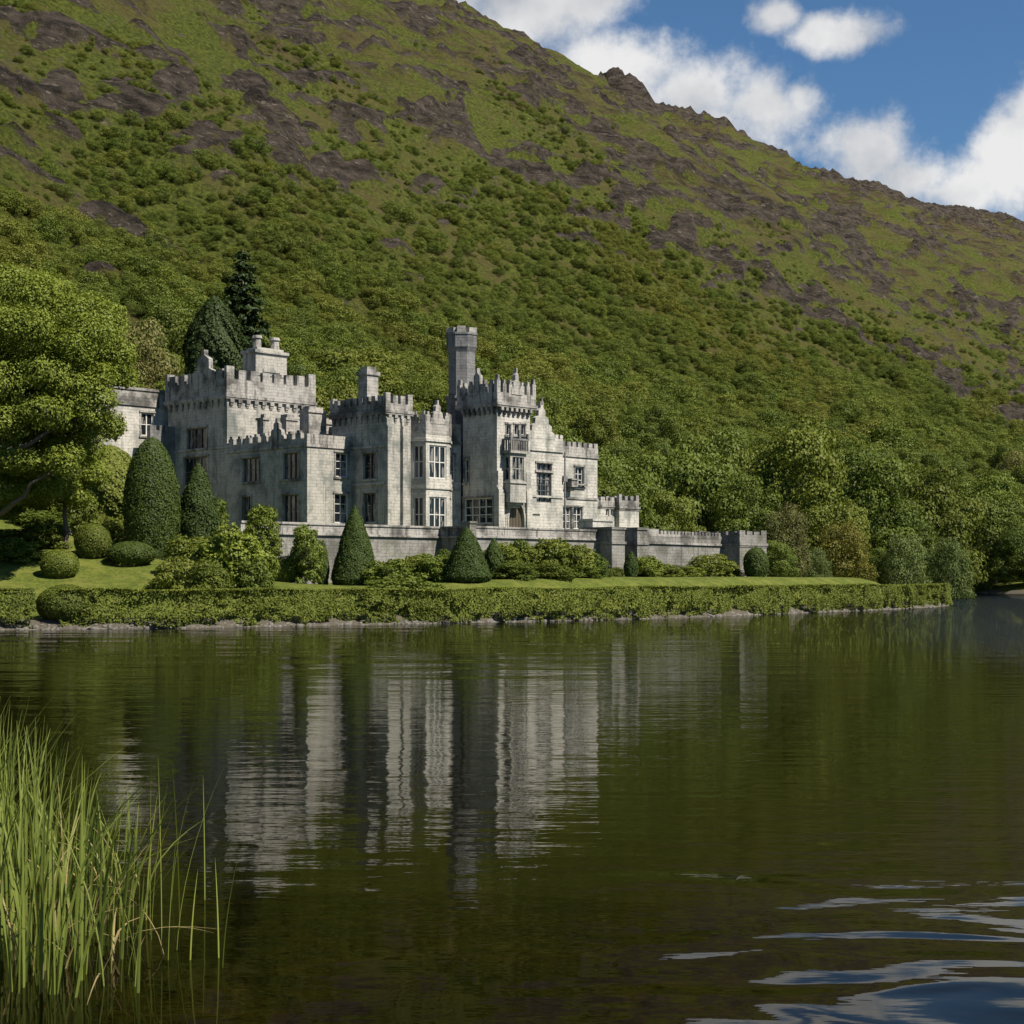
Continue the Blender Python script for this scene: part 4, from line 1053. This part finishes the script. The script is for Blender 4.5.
# ---- woodland trees
def tree_kind(seed, R, H, nl, n, size, mat): return [('crown', crown_mesh('crown', seed, R, H, nl, n, size, mat, base=.12)), ('trunk', trunk_mesh('trunk', H * .55, R * .055, seed))]
KIND = {
    'leaf': [tree_kind(200 + i, 5.0, 9.5, 13 + 2 * i, 24000, .27, M_LEAF) for i in range(3)],
    'olive': [tree_kind(210 + i, 5.0, 8.5, 15, 22000, .27, M_OLIVE) for i in range(2)],
    'bright': [tree_kind(220, 5.0, 8.0, 14, 22000, .27, M_BRIGHT)],
    'gold': [tree_kind(230, 5.0, 9.0, 16, 16000, .28, M_GOLD)],
    'grey': [tree_kind(240, 5.0, 8.5, 22, 16000, .28, M_GREY)],
    'brown': [tree_kind(250, 5.0, 8.5, 20, 13000, .28, M_BROWNLEAF)],
}
SIZE = {'leaf': 9.5, 'olive': 8.5, 'bright': 8, 'gold': 9, 'grey': 8.5, 'brown': 8.5}
def wood_tree(px, Y, ytop, wpx_, kind, label, group=None, var=0, name='tree'):
    x = at(px, Y); u, w = toUW(x, Y); zg = gz(u, w) - .3
    H = max(3.0, CAMZ + (HOR - ytop) / FPX * Y - zg); R = wpx_ / 2 / FPX * Y
    ks = KIND[kind]; return place(name, label, 'tree', x, Y, zg, ks[var % len(ks)], (R / 5, R / 5, H / SIZE[kind] * .98), rz=px * .71 + var, group=group)
wood_tree(842, 212, 521, 62, 'gold', 'round golden-green tree standing at the edge of the far lawn')
wood_tree(906, 222, 534, 46, 'grey', 'pale grey-green rounded tree, leftmost of the pale pair by the far shore')
wood_tree(951, 250, 538, 44, 'grey', 'pale grey-green rounded tree, right of its pale neighbour by the far shore')
wood_tree(786, 200, 505, 52, 'brown', 'brownish feathery tree behind the garden wall turret')
wood_tree(812, 205, 548, 36, 'grey', 'small pale bushy tree at the left of the golden-green tree')
wood_tree(775, 196, 540, 46, 'bright', 'low bright bushy tree just right of the wall turret')
GR = 'trees of the dark wood right of the castle'
LB = 'leafy green tree in the wood to the right of the castle'
GR2 = 'trees of the hanging wood behind the castle'
LB2 = 'green tree in the hillside wood behind the castle'
rr = random.Random(9)
SPECIAL = [(px, Y) for px, Y in ((842, 212), (906, 222), (951, 250), (786, 200), (812, 205), (775, 196))]
BIG = []
for (px, Y, yt, wd, kd) in [(640, 214, 455, 95, 'leaf'), (705, 224, 428, 112, 'olive'), (668, 204, 490, 72, 'bright'), (745, 208, 476, 86, 'leaf'), (792, 230, 424, 122, 'leaf'), (864, 238, 452, 112, 'leaf'),
                            (832, 222, 500, 78, 'bright'), (925, 264, 462, 112, 'olive'), (985, 345, 476, 96, 'leaf'), (896, 246, 502, 84, 'leaf'), (1022, 352, 498, 90, 'olive'), (1004, 340, 538, 56, 'leaf'),
                            (974, 334, 544, 44, 'bright'), (878, 222, 548, 42, 'leaf'), (1040, 345, 545, 60, 'leaf')]:
    while shore_sd(*[np.array([q]) for q in toUW(at(px, Y), Y)])[0] < 3: Y += 4
    BIG.append((px, Y, wd / 2 / FPX * Y)); wood_tree(px, Y, yt, wd, kd, LB, GR, rr.randrange(3))
v_ = 0.0
for iv in range(11):
    v_ = -18 + iv * 10.6
    for iu in range(40):
        uu = -75 + iu * 12.0 + (iv % 2) * 6 + rr.uniform(-3.2, 3.2); vv = v_ + rr.uniform(-3.0, 3.0)
        x, Y = W(uu, -vv); px = 512 + FPX * x / Y
        if not (-40 < px < 1075) or vv < (38 if uu < 52 else 12 if uu < 150 else -20): continue
        z_, s_, _, _ = height(np.array([uu]), np.array([-vv])); z_ = float(z_[0])
        if s_[0] < 5: continue
        if uu < 52 and px > 600 and vv < 42: continue
        R = rr.uniform(4.6, 8.2) * (1.0 if vv < 70 else .8); H = R * rr.uniform(1.7, 2.4)
        if any(abs(px - p) / FPX * Y < R + 3.0 and Y < q + 4 for p, q in SPECIAL): continue
        if any(abs(px - p) / FPX * Y < q * .8 and abs(Y - Yq) < q * .9 for p, Yq, q in BIG): continue
        ytop = HOR - (z_ + H - CAMZ) / Y * FPX
        kd = rr.choice(['leaf', 'leaf', 'leaf', 'olive', 'olive', 'bright', 'leaf', 'brown' if rr.random() < .4 else 'olive'])
        right_ = px > 545
        ks = KIND[kd]
        place('tree', LB if right_ else LB2, 'tree', x, Y, z_ - .3, ks[rr.randrange(len(ks))], (R / 5, R / 5, H / SIZE[kd]), rz=rr.uniform(0, 6.28), group=GR if right_ else GR2)
# dark conifers behind the great tower
def conifer(px, Y, ytop, wpx_, label, seed, tiers=22, n=12000, blunt=False):
    x = at(px, Y); u, w = toUW(x, Y); zg = gz(u, w) - .3
    H = CAMZ + (HOR - ytop) / FPX * Y - zg; R = wpx_ / 2 / FPX * Y
    r = np.random.RandomState(seed)
    t = 1 - np.sqrt(r.rand(n)) if not blunt else 1 - r.rand(n) ** .6
    t = t * .95 + .04
    ti = np.round(t * tiers) / tiers
    a = r.rand(n) * 6.283; br = np.floor(a / 6.283 * 9 + ti * 31); ang = (br + .5 + .55 * r.normal(size=n) * .5) / 9 * 6.283 - ti * 31 / 9 * 6.283
    Rt = R * ((1 - ti) ** .62) * (1 + .34 * np.sin(br * 2.1 + ti * 40))
    q = Rt * r.rand(n) ** .5
    C = np.stack([q * np.cos(ang), q * np.sin(ang), ti * H - q * .28 + .25 * r.normal(size=n)], 1)
    Nn = np.stack([np.cos(ang) * .5, np.sin(ang) * .5, np.ones(n)], 1)
    me = leaf_mesh('crown', C, Nn, .62 * r.uniform(.6, 1.4, n), M_CONIFER, seed, None)
    mb = MB(); mb.tube([(0, 0, -.3), (0, 0, H * .5), (0, 0, H * .98)], [.45, .28, .04], 8)
    place('conifer', label, 'tree', x, Y, zg, [('crown', me), ('trunk', mb.mesh('trunk', M_BARK, True))])
conifer(243, 212, 244, 100, 'tall ragged dark conifer rising behind the great tower', 31, tiers=26, n=42000)
evergreen(215, 196, 296, 470, 74, egg, 'very dark dense rounded conifer left of the tall ragged one', mat=M_CONIFER, n=22000, size=.6, seed=32, lump=.30, name='conifer')

# ---- near broadleaf trees on the left bank
def limb_tree(name, label, px, Y, lobes, limbs, n, size, mat, seed):
    x = at(px, Y); u, w = toUW(x, Y); zg = gz(u, w) - .2
    e = empty(name, (x, Y, zg)); tag(e, label, 'tree')
    r = np.random.RandomState(seed)
    L = []
    for (lx, lz, dy, rx, rz_) in lobes:           # picture-plane offsets measured in metres at the tree's own distance
        for k_ in range(4):
            L.append((lx + r.uniform(-.55, .55) * rx, dy + r.uniform(-1, 1) * rx * .8, lz + r.uniform(-.5, .5) * rz_ * .9, rx * r.uniform(.55, .85), rx * r.uniform(.55, .85), rz_ * r.uniform(.7, 1.05)))
    C, Nn, S, t = lobe_leaves(L, n, r, size, shell=.6, up=.5)
    link('crown', leaf_mesh('crown', C, Nn, S, mat, seed, t, jitter=.6), e)
    mb = MB()
    for pts, r0, r1 in limbs:
        # bend and subdivide each limb
        P = [Vector(p) for p in pts]; fine = []
        for i in range(len(P) - 1):
            for k_ in range(3):
                q = P[i].lerp(P[i + 1], k_ / 3); fine.append(q + Vector((r.normal() * .08, r.normal() * .08, r.normal() * .08)) * (1 if i or k_ else 0))
        fine.append(P[-1]); m_ = len(fine)
        mb.tube(fine, [r0 + (r1 - r0) * i / (m_ - 1) for i in range(m_)], 8)
    link('trunk', mb.mesh('trunk', M_BARK, True), e)
    return e
Yt = 112.0; sc = Yt / FPX
def TP(px, py, dy=0.0): return ((px + 25) * sc, dy, (ZB + (HOR - py) * sc))
x_ = at(-25, Yt); ZB = CAMZ - (gz(*toUW(x_, Yt)) - .2)
lobes = []
for (px, py, dy, rx, ry) in [(76, 358, -2.6, 1.7, 1.3), (72, 462, -2.6, 1.4, 1.0), (98, 416, -2.2, 1.4, 1.0), (84, 392, -2.4, 1.4, 1.0), (20, 300, 0, 3.0, 2.0), (60, 315, 1, 2.8, 1.9), (-20, 305, 0, 3.4, 2.2), (85, 345, 0, 2.6, 1.7), (30, 345, -2, 3.0, 1.9), (102, 372, 0, 2.0, 1.2), (60, 375, -2, 2.8, 1.6), (10, 385, -2.5, 3.0, 1.7),
                             (90, 405, -1, 2.1, 1.2), (45, 415, -2.5, 2.6, 1.3), (100, 425, 0, 1.6, 1.0), (0, 430, -2, 3.0, 1.4), (70, 445, -1, 2.0, 1.0), (30, 465, -2, 2.2, 1.1), (-50, 350, 0, 4, 3), (-70, 420, 0, 4, 3), (-20, 420, 2, 3.5, 2.5), (40, 330, 3.5, 3.2, 2.4), (5, 490, -1, 2.2, 1.0), (20, 355, 3, 3.4, 2.6), (60, 390, 3, 2.8, 2.0), (20, 400, 3, 3.6, 2.4), (55, 430, 3, 2.8, 2.0), (-10, 450, 3, 3.4, 2.2), (25, 470, 2.5, 2.6, 1.5), (85, 330, 1, 2.4, 2.0), (108, 350, 1, 1.8, 1.5)]:
    p = TP(px, py); lobes.append((p[0], p[2], dy, rx, ry))
limbs = [([TP(-25, 600), TP(-24, 540), TP(-18, 480)], .55, .42), ([TP(-18, 480), TP(10, 430, -2.5), TP(40, 392, -3.2), TP(72, 362, -2.2)], .34, .06),
         ([TP(-20, 520), TP(10, 515, -1.5), TP(45, 488, -3), TP(68, 468, -2.4)], .26, .05), ([TP(-18, 480), TP(20, 462, -2.8), TP(60, 436, -3.2), TP(92, 420, -2)], .26, .05),
         ([TP(-18, 480), TP(-20, 400), TP(-5, 340), TP(15, 300)], .36, .06), ([TP(-20, 500), TP(-60, 430), TP(-90, 380)], .3, .06), ([TP(10, 430, -2.5), TP(50, 414, -3.2), TP(80, 396, -2)], .16, .04)]
limb_tree('broadleaf_tree', 'big spreading leafy tree with bare dark limbs on the left lawn', -25, Yt, lobes, limbs, 190000, .20, M_SUNLEAF, 61)
Yt = 122.0; sc = Yt / FPX; PXB = 66
def TP(px, py, dy=0.0): return ((px - PXB) * sc, dy, (ZB + (HOR - py) * sc))
x_ = at(PXB, Yt); ZB = CAMZ - (gz(*toUW(x_, Yt)) - .2)
lobes = [(TP(px, py)[0], TP(px, py)[2], dy, rx, ry) for (px, py, dy, rx, ry) in [(66, 455, 0, 1.9, 1.3), (40, 470, -.5, 1.8, 1.2), (88, 472, 0, 1.6, 1.1), (60, 490, -1, 1.9, 1.0), (30, 495, -.5, 1.8, 1.0), (84, 496, -.5, 1.4, .8), (10, 505, 0, 1.7, 1.0)]]
limbs = [([TP(66, 560), TP(66, 515), TP(65, 470)], .24, .12), ([TP(65, 505), TP(48, 485, -.6), TP(32, 470, -.6)], .09, .03), ([TP(65, 495), TP(80, 480, -.4), TP(92, 470)], .08, .03), ([TP(65, 475), TP(66, 450)], .1, .03)]
limb_tree('broadleaf_tree', 'small leafy tree with a thin straight trunk on the left slope', PXB, Yt, lobes, limbs, 34000, .18, M_SUNLEAF, 62)

# ---- scrub and hanging wood over the mountain side: one mass
r = np.random.RandomState(77)
cu, cv = np.meshgrid(np.arange(-150, 1250, 2.7), np.arange(36, 430, 2.7), indexing='ij')
u = (cu + r.uniform(-1.5, 1.5, cu.shape)).ravel(); v = (cv + r.uniform(-1.5, 1.5, cv.shape)).ravel()
X = PX + UX * u - UY * v; Y = PY + UY * u + UX * v
z, s, crag, up = height(u, -v)
pxs = 512 + FPX * X / np.maximum(Y, 1)
tl = np.interp(u, [-100, 65, 101, 141, 168, 249, 310, 338, 406, 440, 700], [170, 179, 201, 219, 205, 227, 230, 205, 185, 150, 110]) + 60 * (fbm(u / 60, v / 45, 4, 201) - .5)
lim = sm(tl - v, -45, 25)
pn = fbm(u / 30, v / 22, 4, 211)
dens = np.maximum(lim * (.45 + .55 * sm(pn, .30, .42)), .8 * sm(pn, .54, .64) * sm(tl + 130 - v, 0, 60))
keep = (r.rand(len(u)) < dens) & (pxs > -160) & (pxs < 1190) & (s > 2) & (crag < .6)
near_ = (v < 92)
keep &= ~near_ | (r.rand(len(u)) < .10)
u, v, X, Y, z, tlk = u[keep], v[keep], X[keep], Y[keep], z[keep], tl[keep]
lowf = 1 - sm(v, 60, 190)
big_ = np.exp(r.normal(size=len(u)) * .42)
sc_ = (.36 + .62 * lowf) * np.clip(big_, .45, 2.1) * (.55 + .95 * fbm(u / 34, v / 26, 3, 231)) * np.where(v > tlk, .6, 1.0) * np.where(v < 92, .5, 1.0)
sel = (r.rand(len(u)) < np.clip(1.1 / (.35 + sc_ ** 1.3), 0, 1)); u, v, X, Y, z, sc_ = u[sel], v[sel], X[sel], Y[sel], z[sel], sc_[sel]
me = bpy.data.meshes.new('hillside_scrub')
me.vertices.add(len(X)); me.vertices.foreach_set('co', np.stack([X, Y, z - .6 * sc_], -1).astype(np.float32).ravel())
a = me.attributes.new('scl', 'FLOAT', 'POINT'); a.data.foreach_set('value', sc_.astype(np.float32))
a = me.attributes.new('rot', 'FLOAT', 'POINT'); a.data.foreach_set('value', r.uniform(0, 6.28, len(X)).astype(np.float32))
scrub = link('hillside_scrub', me)
tag(scrub, kind='stuff')
protos = [crown_mesh('scrub_crown', 300 + i, 4.2, 5.2, 11, 5600, .30, M_OLIVE, base=.02) for i in range(3)] + [crown_mesh('scrub_crown', 310, 4.0, 5.8, 11, 5600, .30, M_LEAF, base=.02)]
SCRUB_SPOTS = [(335, 292, 352, 70), (455, 292, 365, 70), (600, 292, 395, 70), (815, 342, 425, 70)]
po = []
for i, (me_, (px, Yp, yt, wd)) in enumerate(zip(protos, SCRUB_SPOTS)):
    x = at(px, Yp); uu, ww = toUW(x, Yp)
    e = place('tree', LB2 if px < 545 else LB, 'tree', x, Yp, gz(uu, ww) - .3, [], (1.3, 1.3, 1.5), group=GR2 if px < 545 else GR)
    c_ = link('crown', me_, e); link('trunk', KIND['leaf'][0][1][1], e); po.append(c_)
ng = bpy.data.node_groups.new('scatter_scrub', 'GeometryNodeTree')
ng.interface.new_socket('Geometry', in_out='INPUT', socket_type='NodeSocketGeometry'); ng.interface.new_socket('Geometry', in_out='OUTPUT', socket_type='NodeSocketGeometry')
gi, go = ng.nodes.new('NodeGroupInput'), ng.nodes.new('NodeGroupOutput')
jn = ng.nodes.new('GeometryNodeJoinGeometry')
for c_ in po:
    oi = ng.nodes.new('GeometryNodeObjectInfo'); oi.transform_space = 'ORIGINAL'; oi.inputs['Object'].default_value = c_; oi.inputs['As Instance'].default_value = True
    ng.links.new(oi.outputs['Geometry'], jn.inputs[0])
ip = ng.nodes.new('GeometryNodeInstanceOnPoints'); ip.inputs['Pick Instance'].default_value = True
rv = ng.nodes.new('FunctionNodeRandomValue'); rv.data_type = 'INT'; rv.inputs[4].default_value = 0; rv.inputs[5].default_value = 3
na = ng.nodes.new('GeometryNodeInputNamedAttribute'); na.data_type = 'FLOAT'; na.inputs[0].default_value = 'scl'
nr = ng.nodes.new('GeometryNodeInputNamedAttribute'); nr.data_type = 'FLOAT'; nr.inputs[0].default_value = 'rot'
cx = ng.nodes.new('ShaderNodeCombineXYZ'); ng.links.new(nr.outputs[0], cx.inputs[2])
sv = ng.nodes.new('ShaderNodeCombineXYZ')
zm = ng.nodes.new('ShaderNodeMath'); zm.operation = 'MULTIPLY'; zm.inputs[1].default_value = .82; ng.links.new(na.outputs[0], zm.inputs[0])
for i in range(2): ng.links.new(na.outputs[0], sv.inputs[i])
ng.links.new(zm.outputs[0], sv.inputs[2])
ng.links.new(gi.outputs[0], ip.inputs['Points']); ng.links.new(jn.outputs[0], ip.inputs['Instance']); ng.links.new(rv.outputs[2], ip.inputs['Instance Index'])
ng.links.new(cx.outputs[0], ip.inputs['Rotation']); ng.links.new(sv.outputs[0], ip.inputs['Scale']); ng.links.new(ip.outputs[0], go.inputs[0])
md = scrub.modifiers.new('scatter', 'NODES'); md.node_group = ng
print('scrub clumps', len(X))

# ------------------------------------------------------------------ reeds in the foreground
def blade(mb_v, mb_q, tint, x, y, z0, hgt, lean, az_, wid, r, bend=None, t0=None, nseg=9, droop=0.0):
    b = sum(len(q) for q in mb_v); dx, dy = math.cos(az_), math.sin(az_)
    fx, fy = -dy, dx
    f = r.uniform(-.6, .6); fx, fy = fx * math.cos(f) - fy * math.sin(f), fx * math.sin(f) + fy * math.cos(f)
    # turn the flat of the blade roughly across its lean, any way round
    rows = []
    for i in range(nseg + 1):
        t = i / nseg; k_ = t ** 2.0
        off = lean * k_ + (droop * max(0, t - .55) ** 1.3)
        zz = z0 + hgt * (t - .10 * abs(lean) * k_ / max(hgt, .1)) - droop * 1.1 * max(0, t - .6) ** 1.6
        w_ = wid * (1 - t ** 3.2) * (.65 + .35 * min(1, t * 4)) * .5 + .0012
        cx_, cy_ = x + dx * off, y + dy * off
        rows.append([(cx_ - fx * w_, cy_ - fy * w_, zz), (cx_ + dx * w_ * .3, cy_ + dy * w_ * .3, zz - w_ * .2), (cx_ + fx * w_, cy_ + fy * w_, zz)])
    v = np.array(rows).reshape(-1, 3); mb_v.append(v)
    for i in range(nseg):
        for j in range(2):
            p = b + i * 3 + j; mb_q.append((p, p + 1, p + 4, p + 3))
    tt = r.rand() if t0 is None else t0
    tint.append(np.clip(np.repeat(np.linspace(tt * .7, tt * .7 + .3, nseg + 1), 3), 0, 1))
def reed_mesh(blades, r, mat, name):
    v, q, t = [], [], []
    for bl in blades: blade(v, q, t, *bl[0], r=r, **bl[1])
    return mesh_np(name, np.concatenate(v), q, mat, True, {'tint': np.concatenate(t)})
r = np.random.RandomState(5)
def water_pt(px, py):
    Y = FPX * CAMZ / (py - HOR); return at(px, Y), Y
def top_of(px, Y): return float(np.interp(px, [-80, 0, 30, 60, 130, 175], [668, 690, 708, 722, 755, 785]))
bl, dry = [], []
for i in range(400):
    px = -120 + 262 * r.rand() ** .9; py = r.uniform(872, 1000) if r.rand() < .8 else r.uniform(830, 900)
    if px > 90 and r.rand() < .45: continue
    x, Y = water_pt(px, py); yt = top_of(px, Y) + abs(r.normal()) * 40 + (20 if px > 60 else 0)
    h_ = CAMZ + (HOR - yt) / FPX * Y + .25
    if h_ < .7: h_ = r.uniform(.7, 1.4)
    h_ = min(h_, 3.1)
    bl.append(((x, Y, -.25, h_, abs(r.normal()) * .30 * h_ * .7, r.normal() * .9 + (0.1 if r.rand() < .62 else math.pi), r.uniform(.014, .033)), {'droop': 0.9 * r.rand() if r.rand() < .4 else 0.0}))
o = link('reeds', reed_mesh(bl, r, M_REED, 'reeds')); tag(o, kind='stuff')
bl = []
for i in range(70):
    px = -80 + 215 * r.rand(); py = r.uniform(880, 985); x, Y = water_pt(px, py)
    bl.append(((x, Y, -.2, r.uniform(.5, 1.5), r.uniform(.1, .7), r.uniform(0, 6.28), r.uniform(.012, .024)), {'droop': r.uniform(0, 1.3)}))
o = link('dry_reeds', reed_mesh(bl, r, M_REEDDRY, 'dry_reeds')); tag(o, kind='stuff')
# the separate stems standing out on the right of the bed
SEP = [((150, 935), (151, 770), .02), ((162, 955), (158, 755), -.05), ((139, 930), (141, 800), .0), ((176, 950), (224, 762), .55), ((168, 960), (176, 840), .02), ((171, 900), (195, 775), .25),
       ((180, 930), (172, 760), -.2), ((190, 960), (198, 868), .12), ((205, 900), (203, 775), -.05), ((219, 958), (215, 857), -.1), ((222, 968), (238, 855), .2), ((151, 940), (168, 780), .2),
       ((146, 920), (158, 790), .1), ((133, 940), (136, 815), .0)]
for i, ((bx, by), (tx, ty), ln) in enumerate(SEP):
    x, Y = water_pt(bx, by); h_ = CAMZ + (HOR - ty) / FPX * Y + .25
    dxm = (tx - bx) / FPX * Y
    me = reed_mesh([((0, 0, -.25, h_, abs(dxm), 0.0 if dxm > 0 else math.pi, r.uniform(.018, .026)), {})], r, M_REED, 'reed')
    o = link('reed', me); o.location = (x, Y, 0)
    lab = {3: 'longest reed blade leaning far right beyond the bed', 9: 'shorter stem of the two lone reeds farthest out on the water', 10: 'right-leaning stem of the two lone reeds farthest out on the water'}.get(i, 'single green reed stem standing in open water right of the reed bed')
    tag(o, lab, 'reed', None if i in (3, 9, 10) else 'single reed stems beside the reed bed')
# a broken stem arching into the water
v, q, t = [], [], []
x0, Y0 = water_pt(95, 925); x1, Y1 = water_pt(166, 955); mb = MB()
pts = []
for i in range(11):
    s_ = i / 10; pts.append((x0 + (x1 - x0) * s_ - x0, (Y1 - Y0) * s_, 0 + .42 * math.sin(math.pi * min(1, s_ * .92 + .08)) ** .6 - .06 * s_))
mb.tube(pts, [.011 - .0006 * i for i in range(11)], 6)
o = mb.obj('broken_reed', M_REEDDRY, None, True); o.location = (x0, Y0, 0); tag(o, 'pale dry reed stem bent over with its tip in the water', 'reed')
